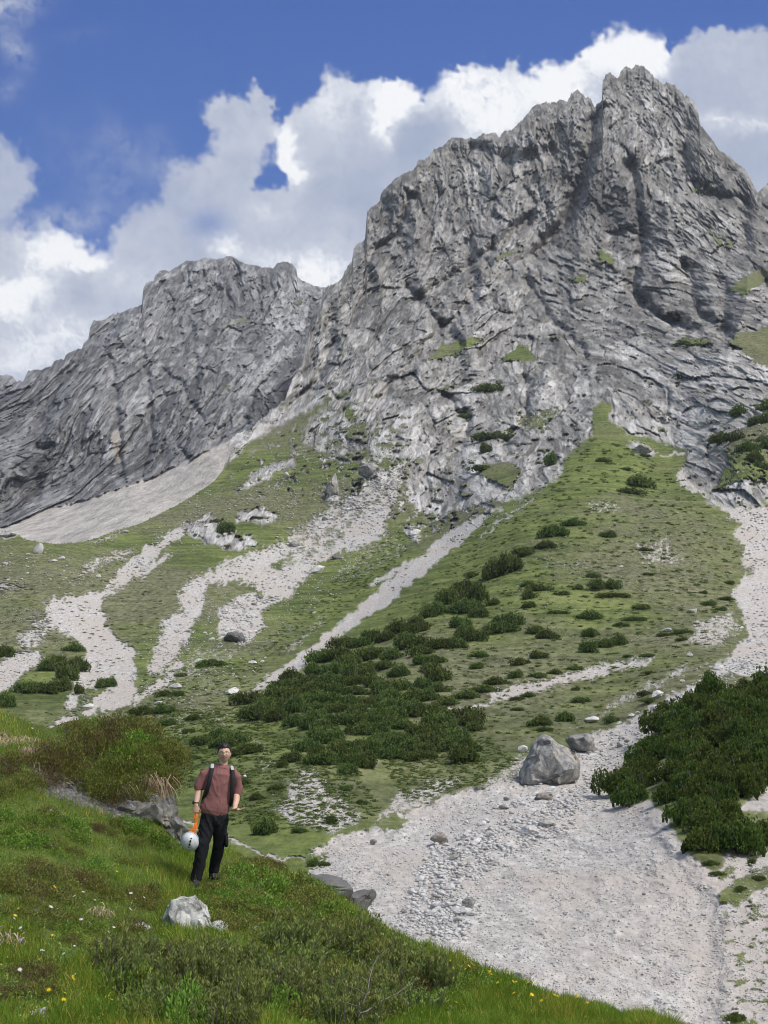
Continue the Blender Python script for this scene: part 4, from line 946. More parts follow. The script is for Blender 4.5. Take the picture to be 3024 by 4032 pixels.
def mass(poly, n, w, h, seed, edge=0, dmin=.55):
    r = np.random.default_rng(seed); p = np.array(poly, float); out = []; tries = 0
    while len(out) < n and tries < 8000:
        tries += 1
        u = r.uniform(p[:, 0].min(), p[:, 0].max()); v = r.uniform(p[:, 1].min(), p[:, 1].max())
        if sdist(poly, np.array([u]), np.array([v]), 200)[0] < edge: continue
        if any(abs(u - o[0]) < w * dmin and abs(v - o[1]) < h * dmin for o in out): continue
        k = r.uniform(.75, 1.25); out.append((u, v, w * k, h * k * r.uniform(.85, 1.2)))
    return out
M1 = [(930, 2785), (985, 2750), (1086, 2700), (1218, 2600), (1351, 2515), (1453, 2500), (1600, 2490), (1700, 2560), (1725, 2640), (1745, 2740), (1740, 2800), (1860, 2800), (1900, 2860), (1830, 2900), (1850, 2960), (1780, 3000), (1660, 2990), (1500, 2990), (1400, 3050), (1300, 3000), (1190, 2960), (1250, 2880), (1150, 2870), (1080, 2870), (1130, 2830), (1030, 2820)]
M2 = [(2428, 3150), (2430, 3100), (2500, 3000), (2550, 2925), (2620, 2840), (2710, 2770), (2780, 2710), (2850, 2685), (3024, 2680), (3160, 2680), (3160, 3320), (3024, 3310), (2868, 3320), (2800, 3340), (2700, 3250), (2660, 3170), (2600, 3110), (2540, 3110), (2480, 3160)]
M2_BARE = [(3100, 3060), (2988, 3094), (2930, 3180), (3024, 3215), (3100, 3215)]
M3 = [(2928, 1580), (3060, 1570), (3060, 1850), (2952, 1845), (2940, 1720), (2868, 1740), (2790, 1748), (2830, 1705), (2890, 1650)]
items = []
rb = random.Random(5)
def add_bush(u, v, w, h, near=False, grp="dwarf pines scattered over the mountain slopes"):
    vb_ = v + h * .42
    P = B.at([u], [vb_])[0]; m = float(frame_px(P[None])[0])
    k = rb.randrange(4 if near else 5); fm, sm = (PINE_NME if near else PINE_ME)[k]
    hw = w * m / (1.5 if near else 1.6); hz = h * m / (.54 if near else .58)
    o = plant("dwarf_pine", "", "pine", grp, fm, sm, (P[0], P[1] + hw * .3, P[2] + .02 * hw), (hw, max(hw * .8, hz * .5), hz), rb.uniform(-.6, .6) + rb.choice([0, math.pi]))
    items.append((o, u, v, w))
SMALL = [b for b in BUSH if b[2] < 45]
for b in BUSH:
    if b[2] >= 45: add_bush(*b)
for b in mass(M3, 11, 80, 48, 3): add_bush(*b)
M1B = [(1500, 2480), (1640, 2400), (1760, 2300), (1840, 2290), (1880, 2420), (1840, 2520), (1700, 2560)]
for b in mass(M1B, 9, 100, 50, 21, dmin=.6): add_bush(*b, grp="dwarf pines of the large thicket")
for b in mass(M1, 105, 118, 56, 11, dmin=.42): add_bush(*b, grp="dwarf pines of the large thicket")
def colr(it):
    w = it[3]; s = "large" if w > 95 else "broad" if w > 70 else "middling" if w > 45 else "small" if w > 28 else "tiny"
    return s + " dark pine " + where(it[1], it[2])
label_all(items, colr)
items2 = items; items = []
for b in mass(M2, 62, 150, 92, 12, dmin=.40):
    if sdist(M2_BARE, np.array([b[0]]), np.array([b[1]]), 90)[0] > -25: continue
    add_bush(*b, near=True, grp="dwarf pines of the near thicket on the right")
def colr2(it):
    u, v = it[1], it[2]
    row = "top" if v < 2780 else "upper" if v < 2900 else "middle" if v < 3040 else "lower" if v < 3180 else "bottom"
    return "dense green dwarf pine in the %s row of the right thicket" % row
label_all(items, colr2)

# ---------------------------------------------------------------- boulders and stones
_ico = bmesh.new(); bmesh.ops.create_icosphere(_ico, subdivisions=4, radius=1.0)
ICO_V = np.array([v.co[:] for v in _ico.verts]); ICO_F = np.array([[v.index for v in f.verts] for f in _ico.faces]); _ico.free()
_i2 = bmesh.new(); bmesh.ops.create_icosphere(_i2, subdivisions=2, radius=1.0)
ICO2_V = np.array([v.co[:] for v in _i2.verts]); ICO2_F = np.array([[v.index for v in f.verts] for f in _i2.faces]); _i2.free()
def pn3(P, sc, seed): return (pn(P[:, 0] * sc + 3, P[:, 1] * sc, seed) + pn(P[:, 1] * sc + 7, P[:, 2] * sc, seed + 1) + pn(P[:, 2] * sc, P[:, 0] * sc + 11, seed + 2)) / 1.7
def rock_shape(seed, lo=False, cuts=9, rough=.10):
    """an angular boulder: a ball cut by random planes, then roughened"""
    r = np.random.default_rng(seed); V = (ICO2_V if lo else ICO_V).copy()
    for i in range(cuts):
        n = r.normal(size=3); n /= np.linalg.norm(n); d = r.uniform(.42, .82)
        e = V @ n - d; V = V - np.where(e > 0, e, 0)[:, None] * n
    f_, c_, h_ = facets(V[:, 0] * 2.1 + V[:, 1] * .9 + seed, V[:, 2] * 2.1 - V[:, 1] * .8, seed, 1.3)
    f2_, c2_, h2_ = facets(V[:, 0] * 5.3 - V[:, 1] * 2 + seed, V[:, 2] * 5 + V[:, 1] * 2.4, seed + 1, 1.3)
    V = V * (1 - (f_ * .16 + f2_ * .05 + sst(.08, 0, c_) * .05))[:, None]
    d = V / np.linalg.norm(V, axis=1, keepdims=True)
    k = 1 + rough * (pn3(V, 1.6, seed) + .5 * pn3(V, 3.7, seed + 5) + (.32 * pn3(V, 8, seed + 9) + .22 * pn3(V, 17, seed + 12) if not lo else 0))
    return V * k[:, None], (ICO2_F if lo else ICO_F)
def stone_mat(name, stops, sc=2.0, lich=None, bump=.5, bd=.05):
    m = NT(name, .93, .15); n1 = m.noise(m.map(m.obj(), (sc * 1.7, sc * 1.7, sc * 1.3)), 1.0, 9, .72, .4)
    oi = m.n('ShaderNodeObjectInfo')
    c = m.ramp(n1, stops)
    if lich: c = m.mix(m.ramp(m.noise(m.obj(), lich[0], 5, .7), [(lich[1], 0), (lich[1] + .08, lich[3] if len(lich) > 3 else 1)]), c, lich[2])
    hs = m.n('ShaderNodeHueSaturation'); m.l(c, hs.inputs['Color']); m.l(m.math('ADD', m.math('MULTIPLY', oi.outputs['Random'], .35), .82), hs.inputs['Value'])
    m.color(hs.outputs[0]); m.bump(n1, bump, bd); return m.m
M_WHITE = stone_mat("pale_limestone", [(.3, (.42, .41, .40)), (.5, (.60, .59, .575)), (.7, (.74, .73, .715))])
M_GREY = stone_mat("grey_limestone", [(.3, (0.169, 0.169, 0.160)), (.5, (0.338, 0.332, 0.314)), (.7, (0.546, 0.533, 0.506))], 1.2, (1.6, .56, (0.650, 0.585, 0.474), .8), .7, .12)
M_DARK = stone_mat("dark_grey_rock", [(.3, (.085, .085, .088)), (.5, (.16, .158, .155)), (.7, (.27, .265, .26))], 1.4, (2.2, .57, (.075, .09, .045), .5))
M_TAN = stone_mat("brownish_rock", [(.3, (.17, .14, .12)), (.5, (.29, .26, .235)), (.7, (.40, .385, .365))])
def shape_mesh(V, F, mat):
    o = mesh_obj("rock", V, F, mat, smooth=True); me = o.data; bpy.data.objects.remove(o)
    try: me.set_sharp_from_angle(angle=math.radians(32))
    except Exception: pass
    return me
RM = {}
for nm, mat in (('w', M_WHITE), ('g', M_GREY), ('d', M_DARK), ('t', M_TAN)):
    RM[nm] = [shape_mesh(*rock_shape(40 + i, lo=True, rough=.12), mat) for i in range(6)]
def boulder(u, v, w, h, mat, label, sheet=None, seed=None, yaw=None, group=None, depth=.85, sink=.18, name="boulder"):
    S_ = sheet or B
    P = S_.at([u], [v + h * .5])[0]; m = float(frame_px(P[None])[0])
    if seed is not None: me = shape_mesh(*rock_shape(seed), {'w': M_WHITE, 'g': M_GREY, 'd': M_DARK, 't': M_TAN}[mat])
    else: me = rb.choice(RM[mat])
    c = np.array([q.co[:] for q in me.vertices]); ext = c.max(0) - c.min(0)
    o = bpy.data.objects.new(name, me); COL.objects.link(o)
    sx = w * m / ext[0] * 1.02; sz = h * m / ext[2] * 1.15
    o.scale = (sx, sx * depth, sz); o.rotation_euler = (0, 0, rb.uniform(-.3, .3) if yaw is None else yaw)
    o.location = (P[0], P[1] + sx * depth * .5, P[2] - c[:, 2].min() * sz - sink * h * m * .7)
    tag(o, label, "rock" if name != "boulder" else "boulder", group)
    return o
# the big one below the spur, shaped after its outline: flat left face, notched crown, undercut right foot
def great_boulder():
    r = rock_shape(77, rough=.05, cuts=0); V = r[0]; F = r[1]
    prof = [(-1.0, -.95), (-1.02, -.55), (-.86, -.2), (-.66, .28), (-.42, .78), (-.2, .98), (.02, .93), (.18, .72), (.36, .60), (.62, .52), (.86, .34), (.98, .05), (1.0, -.35), (.93, -.72), (.62, -.83), (.3, -.98), (-.3, -1.02)]
    p = np.array(prof); ang = np.arctan2(p[:, 1] + .15, p[:, 0]); rad = np.hypot(p[:, 0], p[:, 1] + .15); k = np.argsort(ang); ang = ang[k]; rad = rad[k]
    a = np.arctan2(V[:, 2], V[:, 0]); R = np.interp(a, np.r_[ang[-1] - 2 * np.pi, ang, ang[0] + 2 * np.pi], np.r_[rad[-1], rad, rad[0]])
    d = V / np.linalg.norm(V, axis=1, keepdims=True); lat = np.hypot(d[:, 0], d[:, 2])
    W = d.copy(); pw = lat ** .72
    W[:, 0] = np.cos(a) * R * pw; W[:, 2] = np.sin(a) * R * pw - .15; W[:, 1] = d[:, 1] * .9 * (np.abs(d[:, 1]) ** .0)
    f, c_, h = facets(W[:, 0] * 1.5 + 5, W[:, 2] * 1.4 + W[:, 1] * .6 + 3, 88, 1.3)
    f2, c2, h2 = facets(W[:, 0] * 4 + 5 + f, W[:, 2] * 3.2 + W[:, 1] * 1.5, 89, 1.3)
    n_ = pn3(W, 3, 60) * .05 + pn3(W, 8, 61) * .03 + pn3(W, 18, 64) * .015
    W[:, 1] -= (f * .32 + f2 * .15 - sst(.1, 0, c_) * .07) * sst(.3, -.3, d[:, 1]); W = W * (1 + n_)[:, None]
    return W, F
gb = boulder(2172, 2985, 236, 205, 'g', "huge grey boulder as tall as a hut at the head of the gravel basin", seed=77, yaw=0, sink=.12)
gV, gF = great_boulder(); old = gb.data
gm = stone_mat("great_boulder_stone", [(.3, (0.130, 0.130, 0.128)), (.45, (0.260, 0.260, 0.253)), (.58, (0.442, 0.436, 0.416)), (.72, (0.702, 0.689, 0.653))], 2.6, (1.6, .57, (0.611, 0.494, 0.358), .75), .6, .3)
gb.data = shape_mesh(gV, gF, gm); P_ = B.at([2172], [3088])[0]; m_ = float(frame_px(P_[None])[0])
gb.scale = (120 * m_, 110 * m_, 104 * m_); gb.location = (P_[0], P_[1] + 60 * m_, P_[2] + 92 * m_)
boulder(2306, 2926, 124, 74, 'g', "long grey boulder just behind the huge boulder", seed=78, yaw=.1)
boulder(2060, 2950, 40, 30, 'w', "small pale block touching the left foot of the huge boulder")
boulder(2450, 2905, 26, 20, 't', "small brownish block in the rubble above the second boulder", group=None)
SPOT = [(2140, 3133, 75, 28, 't', "flat brownish boulder in the gravel below the huge boulder"), (1724, 3301, 72, 48, 't', "brown rounded boulder at the left bank of the gravel basin"), (2086, 3272, 84, 40, 'w', "long white slab lying in the middle of the gravel basin"),
        (2150, 3240, 70, 34, 'g', "grey block behind the long white slab"), (1850, 3558, 56, 44, 'g', "grey boulder among white stones low in the basin"), (1815, 3588, 60, 34, 'w', "white boulder leaning on the low grey one"), (2056, 3868, 96, 62, 'g', "grey boulder peeping over the flowery knoll edge"),
        (1470, 3316, 28, 22, 't', "small brown stone in the bare bank under the turf"), (2591, 2733, 50, 32, 'w', "white boulder among pines at the gully mouth"), (2585, 2787, 40, 25, 'w', "white peaked boulder below the gully mouth"), (2340, 2832, 56, 28, 'w', "white low boulder above the huge boulder"),
        (2636, 2760, 42, 22, 'w', "pale flat boulder in the gully beside the thicket"), (2723, 2717, 20, 17, 'w', "small white boulder right beside the thicket top"), (2832, 2627, 38, 19, 'w', "white boulder above the thicket's upper corner"), (2448, 2230, 22, 12, 'w', "lone white stone in the centre of the green spur"),
        (2716, 2577, 24, 19, 'w', "lone white boulder on the lower right of the spur"), (2732, 2404, 44, 20, 'w', "cluster-like white rock on the right of the spur"), (2631, 2480, 36, 16, 'w', "white rock half hidden by pines on the spur"), (2527, 1767, 84, 44, 'g', "grey outcrop boulder under the cliffs on the spur top"),
        (912, 2720, 54, 30, 'w', "square pale boulder on the meadow left of the thicket"), (923, 2507, 86, 42, 'd', "dark grey boulder among the white rubble of the meadow"), (881, 2402, 30, 20, 'w', "bright white boulder at the top of the rubble pile"), (1255, 2239, 46, 34, 'w', "rounded pale boulder at the right edge of the scree"),
        (781, 2601, 32, 18, 'w', "white stone just above the meadow pines"), (992, 2607, 36, 16, 'w', "white flat stone in the meadow below the dark boulder"), (878, 2495, 35, 15, 'w', "white stone at the left side of the dark boulder"), (965, 3058, 22, 15, 'w', "white stone on the slope right of the hiker's shoulder"),
        (1665, 2887, 70, 26, 'g', "flat grey boulder enclosed by the pine thicket"), (689, 2700, 48, 24, 'w', "pale low boulder above the dark meadow pine"), (627, 2769, 46, 16, 'w', "pale stone beside the pines under the fan"), (347, 2778, 40, 18, 'w', "white stone near the bottom of the rubble fan"),
        (148, 2155, 38, 46, 'w', "upright pale boulder on the left meadow"), (241, 2194, 28, 14, 'w', "white stone right of the upright boulder"), (211, 2203, 24, 12, 'w', "white stone just under the upright boulder"), (491, 2094, 30, 14, 'w', "white stone on the meadow crest below the scree cone"),
        (30, 2107, 84, 30, 'g', "grey slab crowning the left meadow edge"), (1129, 1868, 28, 26, 'w', "cube shaped pale boulder on the upper meadow"), (386, 2267, 20, 16, 'w', "white boulder by the stream of stones"), (19, 2220, 24, 14, 'w', "white boulder at the frame edge of the left meadow"),
        (1640, 2094, 40, 30, 'w', "round pale boulder at the foot of the buttress"), (1320, 2190, 40, 26, 'd', "dark block on the pale scree"), (1160, 2140, 50, 30, 'g', "grey boulder at the top of the broad scree"), (1180, 2155, 30, 16, 'w', "pale block in front of the grey scree boulder"),
        (1310, 1905, 60, 90, 'g', "tall grey rock standing in the upper meadow"), (1460, 1840, 90, 60, 'g', "jagged grey rock under the cave-like dark wall"), (2120, 3060, 30, 14, 'w', "white chip under the foot of the huge boulder")]
for a in SPOT: boulder(a[0], a[1], a[2], a[3], a[4], a[5], seed=(300 + int(a[0])) if a[2] > 48 else None, group=None)
# stones one can make out in the rubble, each its own thing
FIELDS = [([(1750, 3420), (1900, 3330), (2160, 3200), (2250, 3120), (2100, 3080), (1850, 3200), (1750, 3260), (1600, 3480), (1640, 3620), (1800, 3680), (1900, 3560)], 60, 14, 44, "white stones strewn along the gravel basin"),
          ([(2300, 3060), (2560, 2850), (2740, 2700), (2860, 2620), (2780, 2600), (2500, 2780), (2330, 2900), (2280, 3020)], 34, 12, 24, "stones in the gully above the basin"),
          ([(830, 2420), (1020, 2330), (1120, 2370), (1050, 2480), (960, 2560), (860, 2560), (780, 2480)], 24, 12, 26, "pale blocks of the meadow rubble pile"), ([(1080, 2180), (1550, 1950), (1600, 1850), (1500, 1850), (1250, 2030), (1100, 2110)], 22, 12, 30, "blocks on the broad scree"),
          ([(0, 2150), (250, 2160), (300, 2290), (0, 2320)], 12, 9, 18, "white stones on the left meadow"), ([(2930, 2430), (3020, 2400), (3020, 2640), (2850, 2650)], 18, 12, 26, "blocks of the right gully"), ([(1900, 3600), (2700, 3400), (2800, 3900), (2200, 3900)], 26, 9, 18, "small dark and pale stones on the lower gravel"),
          ([(650, 2480), (760, 2530), (900, 2600), (1100, 2560), (1000, 2680), (700, 2640)], 14, 9, 17, "white stones in the lower meadow"), ([(1250, 2300), (1450, 2140), (1600, 2150), (1400, 2300), (1200, 2450)], 12, 8, 15, "white stones beside the rubble streak")]
r_ = np.random.default_rng(33); stones = []
for poly, n, w0_, w1_, grp in FIELDS:
    p = np.array(poly); k = 0; its = []; sing = grp.split(' ')
    while k < n:
        u = r_.uniform(p[:, 0].min(), p[:, 0].max()); v = r_.uniform(p[:, 1].min(), p[:, 1].max())
        if sdist(poly, np.array([u]), np.array([v]), 90)[0] < 0: continue
        w = r_.uniform(w0_, w1_); h = w * r_.uniform(.45, .7)
        mt_ = 'w' if r_.random() < .8 else r_.choice(['g', 't'])
        o = boulder(u, v, w, h, mt_, "", group=grp, name="stone"); k += 1; stones.append((o, u, v, w, mt_))
label_all(stones, lambda t: ("larger " if t[3] > 20 else "smaller " if t[3] > 13 else "tiny ") + {'w': 'white', 'g': 'grey', 't': 'brown'}[t[4]] + " stone " + where(t[1], t[2]))
# gravel and rubble nobody could count
def stones_stuff(name, spec, mat, seed):
    r = np.random.default_rng(seed); allV = []; allF = []; o = 0
    base = []
    for i in range(5):
        b_ = np.array([[1, 0, 0], [-1, 0, 0], [0, 1, 0], [0, -1, 0], [0, 0, 1], [0, 0, -1], [.6, .6, .5], [-.6, .55, .5], [.55, -.6, .5], [-.6, -.6, .5]]) * r.uniform(.65, 1.15, (10, 1))
        base.append(b_)
    bm = bmesh.new()
    fs = []
    for b_ in base:
        bm = bmesh.new(); vs = [bm.verts.new(q) for q in b_]; bm.verts.ensure_lookup_table()
        h = bmesh.ops.convex_hull(bm, input=bm.verts); bm.verts.index_update()
        fs.append(np.array([[v.index for v in f.verts] for f in bm.faces if len(f.verts) == 3])); base_v = np.array([v.co[:] for v in bm.verts]); base[len(fs) - 1] = base_v; bm.free()
    for poly, n, s0, s1, pw in spec:
        p = np.array(poly); u = r.uniform(p[:, 0].min(), p[:, 0].max(), n * 3); v = r.uniform(p[:, 1].min(), p[:, 1].max(), n * 3)
        dd = sdist(poly, u, v, 90); k = dd + r.normal(0, 14, len(dd)) > 0; u = u[k][:n]; v = v[k][:n]
        cl = fbm(u / 90, v / 50, 3, seed + 3); k = cl + r.uniform(-.35, .35, len(cl)) > -.1; u = u[k]; v = v[k]
        P = B.at(u, v); m = frame_px(P); s = (s0 + (s1 - s0) * r.random(len(u)) ** pw) * m * .5
        ti = r.integers(0, 5, len(u)); an = r.uniform(0, 2 * np.pi, len(u)); c, q = np.cos(an), np.sin(an)
        for t in range(5):
            kk = ti == t
            if not kk.any(): continue
            b_ = base[t]; X = b_[None, :, 0] * c[kk][:, None] - b_[None, :, 1] * q[kk][:, None]; Y = b_[None, :, 0] * q[kk][:, None] + b_[None, :, 1] * c[kk][:, None]; Z = np.repeat(b_[None, :, 2] * .7, kk.sum(), 0)
            V = np.stack([X, Y, Z], -1) * s[kk][:, None, None] + P[kk][:, None]
            V[..., 2] += (s[kk] * .25)[:, None]
            F = fs[t][None] + (np.arange(kk.sum()) * len(b_))[:, None, None] + o
            allV.append(V.reshape(-1, 3)); allF.append(F.reshape(-1, 3)); o += V.shape[0] * V.shape[1]
    V = np.concatenate(allV); F = np.concatenate(allF)
    return mesh_obj(name, V, F, mat, smooth=False)
mg = NT("gravel_stones", .95, .12); gp = mg.geo()
mg.color(mg.mix(mg.ramp(mg.noise(gp, 1.7, 3, .8), [(.42, 0), (.5, 1)]), mg.ramp(mg.noise(gp, .9, 5, .8), [(.34, (.20, .185, .17)), (.5, (.40, .385, .365)), (.64, (.56, .55, .535))]), (.60, .59, .575))); M_GRAV = mg.m
BASIN = [(1200, 3390), (1330, 3310), (1560, 3290), (1720, 3180), (2056, 3080), (2300, 2950), (2600, 2790), (2700, 2760), (2450, 3060), (2430, 3180), (2560, 3190), (2700, 3400), (2850, 3560), (3060, 3560), (3060, 4060), (2500, 4060), (1900, 3850), (1500, 3700), (1300, 3520)]
BAND = [(1700, 3330), (1900, 3280), (2150, 3180), (2350, 3050), (2250, 3250), (2000, 3380), (1850, 3480), (1900, 3620), (1760, 3720), (1560, 3640), (1640, 3450)]
st = stones_stuff("gravel", [(BASIN, 24000, 4, 12, 2.0), (BASIN, 3200, 8, 22, 2.4), (BAND, 5600, 7, 30, 2.2), ([(2300, 2990), (2760, 2690), (2900, 2590), (3024, 2640), (2640, 2830), (2450, 3060)], 1500, 6, 18, 2), ([(2860, 3350), (3060, 3330), (3060, 3600), (2860, 3600)], 700, 4, 12, 2)], M_GRAV, 70)
tag(st, kind='stuff')
st = stones_stuff("rubble", [(GR3, 3400, 4, 17, 2.2), (GR4, 500, 3, 9, 2), (GR2, 500, 3, 8, 2), ([(860, 2400), (971, 2339), (1098, 2357), (1038, 2405), (1038, 2471), (959, 2537), (869, 2513)], 420, 6, 20, 1.6), ([(410, 2325), (480, 2240), (560, 2170), (640, 2110), (720, 2060), (735, 2075), (660, 2140), (600, 2200), (500, 2290)], 260, 5, 16, 1.8),
     ([(1080, 2180), (1550, 1980), (1612, 1820), (1500, 1850), (1250, 2030), (1100, 2110)], 800, 5, 18, 2), ([(1000, 2560), (1380, 2300), (1600, 2080), (1500, 2000), (1250, 2260), (900, 2560)], 1200, 3, 12, 2.2), ([(0, 2150), (330, 2160), (330, 2330), (0, 2330)], 260, 4, 14, 2), ([(2890, 2020), (3060, 2000), (3060, 2650), (2850, 2660), (2960, 2500), (2960, 2250)], 900, 5, 16, 2),
     ([(2100, 2100), (2900, 1980), (2900, 2600), (1900, 2750), (1900, 2400)], 2200, 3, 9, 2.2), ([(0, 2580), (160, 2560), (140, 2620), (0, 2720)], 240, 5, 12, 2), ([(1050, 3180), (1250, 3020), (1440, 3230), (1300, 3290)], 700, 4, 9, 2), ([(1900, 3080), (2080, 2960), (2060, 3060), (1850, 3120)], 200, 5, 14, 2),
     ([(930, 1900), (1180, 1720), (1400, 1600), (1560, 1800), (1300, 2030), (1000, 2060)], 1000, 4, 16, 2), ([(600, 2720), (1000, 2560), (1060, 2700), (700, 2900)], 700, 3, 12, 2.2), ([(0, 2330), (180, 2380), (300, 2520), (200, 2620), (0, 2600)], 700, 3, 10, 2), ([(560, 2500), (900, 2300), (860, 2500), (620, 2720), (500, 2760)], 700, 3, 12, 2), ([(380, 2150), (700, 2060), (820, 2140), (600, 2260), (330, 2330)], 500, 3, 12, 2), ([(700, 1980), (860, 1900), (1000, 1960), (900, 2060), (720, 2080)], 200, 4, 14, 2)], M_WHITE, 71)
tag(st, kind='stuff')
# low dark heath tufts on the spur: nobody could count them
def heath_tufts():
    r = np.random.default_rng(81)
    spec = [([(2080, 1960), (2330, 1700), (2640, 1850), (2860, 2050), (2920, 2250), (2880, 2420), (2800, 2600), (2300, 2880), (1900, 2960), (1750, 2760), (1500, 2400), (1800, 2200)], 2100, 6, 28), ([(0, 2330), (560, 2150), (700, 2330), (600, 2560), (200, 2900), (0, 2900)], 420, 6, 20),
            ([(1080, 2600), (1340, 2420), (1700, 2080), (1600, 2060), (1200, 2380), (1000, 2560)], 800, 6, 20), ([(560, 2660), (1000, 2580), (1100, 2720), (900, 2860), (500, 2860)], 700, 6, 22), ([(600, 2800), (1000, 2780), (1400, 3020), (1500, 3200), (1280, 3280), (900, 3250), (640, 3000)], 2400, 7, 36), ([(1500, 3000), (1900, 2900), (2050, 3000), (1900, 3090), (1600, 3160)], 900, 8, 26), ([(1400, 2300), (2080, 1960), (2300, 1720), (2200, 2000), (1600, 2500)], 260, 6, 18)]
    Vs = []; Fs = []; o = 0; rv = []
    sm = np.array(SMALL, float)
    for poly, n, s0, s1 in spec + [(None, 0, 0, 0)]:
        if poly is None:
            u = np.repeat(sm[:, 0], 3) + r.uniform(-.25, .25, len(sm) * 3) * np.repeat(sm[:, 2], 3); v = np.repeat(sm[:, 1] + sm[:, 3] * .4, 3)
            P = B.at(u, v); m = frame_px(P); w = np.repeat(sm[:, 2], 3) * m * .36
        else:
            p = np.array(poly); u = r.uniform(p[:, 0].min(), p[:, 0].max(), n * 3); v = r.uniform(p[:, 1].min(), p[:, 1].max(), n * 3)
            k = sdist(poly, u, v, 90) > 0; u = u[k][:n]; v = v[k][:n]
            P = B.at(u, v); m = frame_px(P); w = (s0 * 1.4 + (s1 - s0) * r.random(len(u)) ** 1.7) * m * .62
        for i in range(len(u)):
            nq = 34; d = r.normal(size=(nq, 3)); d[:, 2] = np.abs(d[:, 2]); d /= np.linalg.norm(d, axis=1, keepdims=True)
            c = P[i] + d * np.array([1, 1, .45]) * w[i] * r.uniform(.3, .95, (nq, 1))
            a = r.normal(size=(nq, 3)); a[:, 2] *= .4; a /= np.linalg.norm(a, axis=1, keepdims=True); b_ = np.cross(a, d); L = w[i] * .24
            q = np.stack([c - a * L, c - b_ * L * .6, c + a * L, c + b_ * L * .6], 1).reshape(-1, 3)
            Vs.append(q); Fs.append(np.arange(nq * 4).reshape(-1, 4) + o); o += nq * 4; rv.append(np.full(nq * 4, r.uniform(0, .5)))
    tag(mesh_obj("heath_tufts", np.concatenate(Vs), np.concatenate(Fs), M_PINE, smooth=False, attrs={'rv': np.concatenate(rv)}), kind='stuff')
heath_tufts()
# ---------------------------------------------------------------- the knoll's turf, shrubs, rocks and flowers
def zone_pts(poly, n, seed):
    r = np.random.default_rng(seed); p = np.array(poly, float); U_ = []; V_ = []; c = 0
    while c < n:
        u = r.uniform(p[:, 0].min(), p[:, 0].max(), n * 2); v = r.uniform(p[:, 1].min(), p[:, 1].max(), n * 2)
        k = sdist(poly, u, v, 50) > 0; U_.append(u[k]); V_.append(v[k]); c += k.sum()
    return np.concatenate(U_)[:n], np.concatenate(V_)[:n]
ROCKFACE = [(130, 3035), (240, 3015), (330, 3060), (370, 3105), (560, 3125), (690, 3135), (725, 3285), (640, 3225), (520, 3235), (330, 3175), (160, 3105)]
ZONES = [([(190, 2880), (330, 2850), (560, 2890), (560, 3010), (420, 3080), (330, 3050), (200, 3080), (150, 2990)], 24, (130, 210), (.6, .95), ['brown', 'brown', 'heath'], "on the overhanging hump"),
         ([(480, 2880), (600, 2905), (670, 2990), (680, 3120), (560, 3110), (440, 3040)], 24, (120, 190), (.5, .8), ['heath', 'heath', 'rose'], "on the hump's right shoulder"), ([(320, 3050), (450, 3050), (680, 3090), (680, 3150), (560, 3150), (400, 3150)], 22, (120, 180), (.6, .85), ['brown', 'heath', 'heath'], "hanging over the rock face"),
         ([(-60, 2990), (150, 2990), (170, 3100), (-60, 3140)], 8, (120, 190), (.5, .8), ['brown', 'heath', 'heath'], "below the dry grass fringe"), ([(-60, 3160), (200, 3150), (330, 3220), (300, 3320), (-60, 3360)], 14, (120, 190), (.4, .6), ['rose', 'heath', 'rose'], "at the left foot of the hump"),
         ([(330, 3230), (520, 3240), (700, 3320), (640, 3340), (330, 3300)], 9, (100, 150), (.4, .6), ['heath', 'rose', 'brown'], "under the grey rock face"), ([(-60, 3450), (180, 3430), (440, 3480), (400, 3590), (150, 3640), (-60, 3640)], 22, (130, 210), (.42, .6), ['heath', 'heath', 'brown'], "in the yellowish left band"),
         ([(-80, 3800), (180, 3830), (220, 3960), (100, 4010), (-80, 3990)], 8, (170, 240), (.4, .6), ['brown', 'heath', 'brown'], "in the lower left corner"), ([(860, 3400), (1050, 3440), (1200, 3500), (1450, 3680), (1440, 3760), (1100, 3740), (860, 3620), (800, 3500)], 52, (130, 220), (.45, .62), ['heath', 'heath', 'rose'], "on the slope right of the hiker"),
         ([(880, 3560), (1100, 3600), (1300, 3740), (1000, 3760), (860, 3700)], 14, (140, 220), (.4, .55), ['heath', 'rose', 'brown'], "between white rock and rim"),
         ([(0, 3330), (400, 3330), (620, 3400), (560, 3440), (0, 3440)], 9, (120, 170), (.3, .42), ['rose', 'heath'], "in the green left meadow"), ([(150, 3650), (420, 3600), (450, 3760), (200, 3800)], 10, (130, 200), (.35, .5), ['heath', 'rose'], "in the flowery meadow"),
         ([(500, 3480), (620, 3500), (610, 3600), (480, 3650)], 6, (120, 170), (.4, .6), ['brown', 'heath'], "left of the white rock"), ([(420, 3790), (650, 3800), (900, 3800), (1100, 3800), (1200, 3880), (1000, 4070), (500, 4070), (440, 3950)], 32, (170, 270), (.65, .95), ['knee', 'knee', 'heath', 'rose'], "in front of the white rock"),
         ([(1150, 3740), (1500, 3760), (1740, 3860), (1700, 3960), (1450, 4060), (1100, 4060)], 34, (170, 270), (.55, .9), ['knee', 'knee', 'brown', 'heath'], "beside the dead branch"), ([(1480, 3690), (1760, 3790), (1950, 3880), (1820, 3950), (1500, 3800)], 9, (120, 180), (.35, .5), ['heath', 'rose'], "on the right knoll rim"),
         ([(400, 3600), (560, 3640), (500, 3760), (350, 3760)], 5, (130, 180), (.4, .55), ['heath', 'brown'], "left of the needled knee pines"), ([(930, 3330), (1100, 3390), (1080, 3430), (900, 3390)], 5, (100, 150), (.4, .55), ['heath', 'brown'], "on the rim by the grey boulder")]
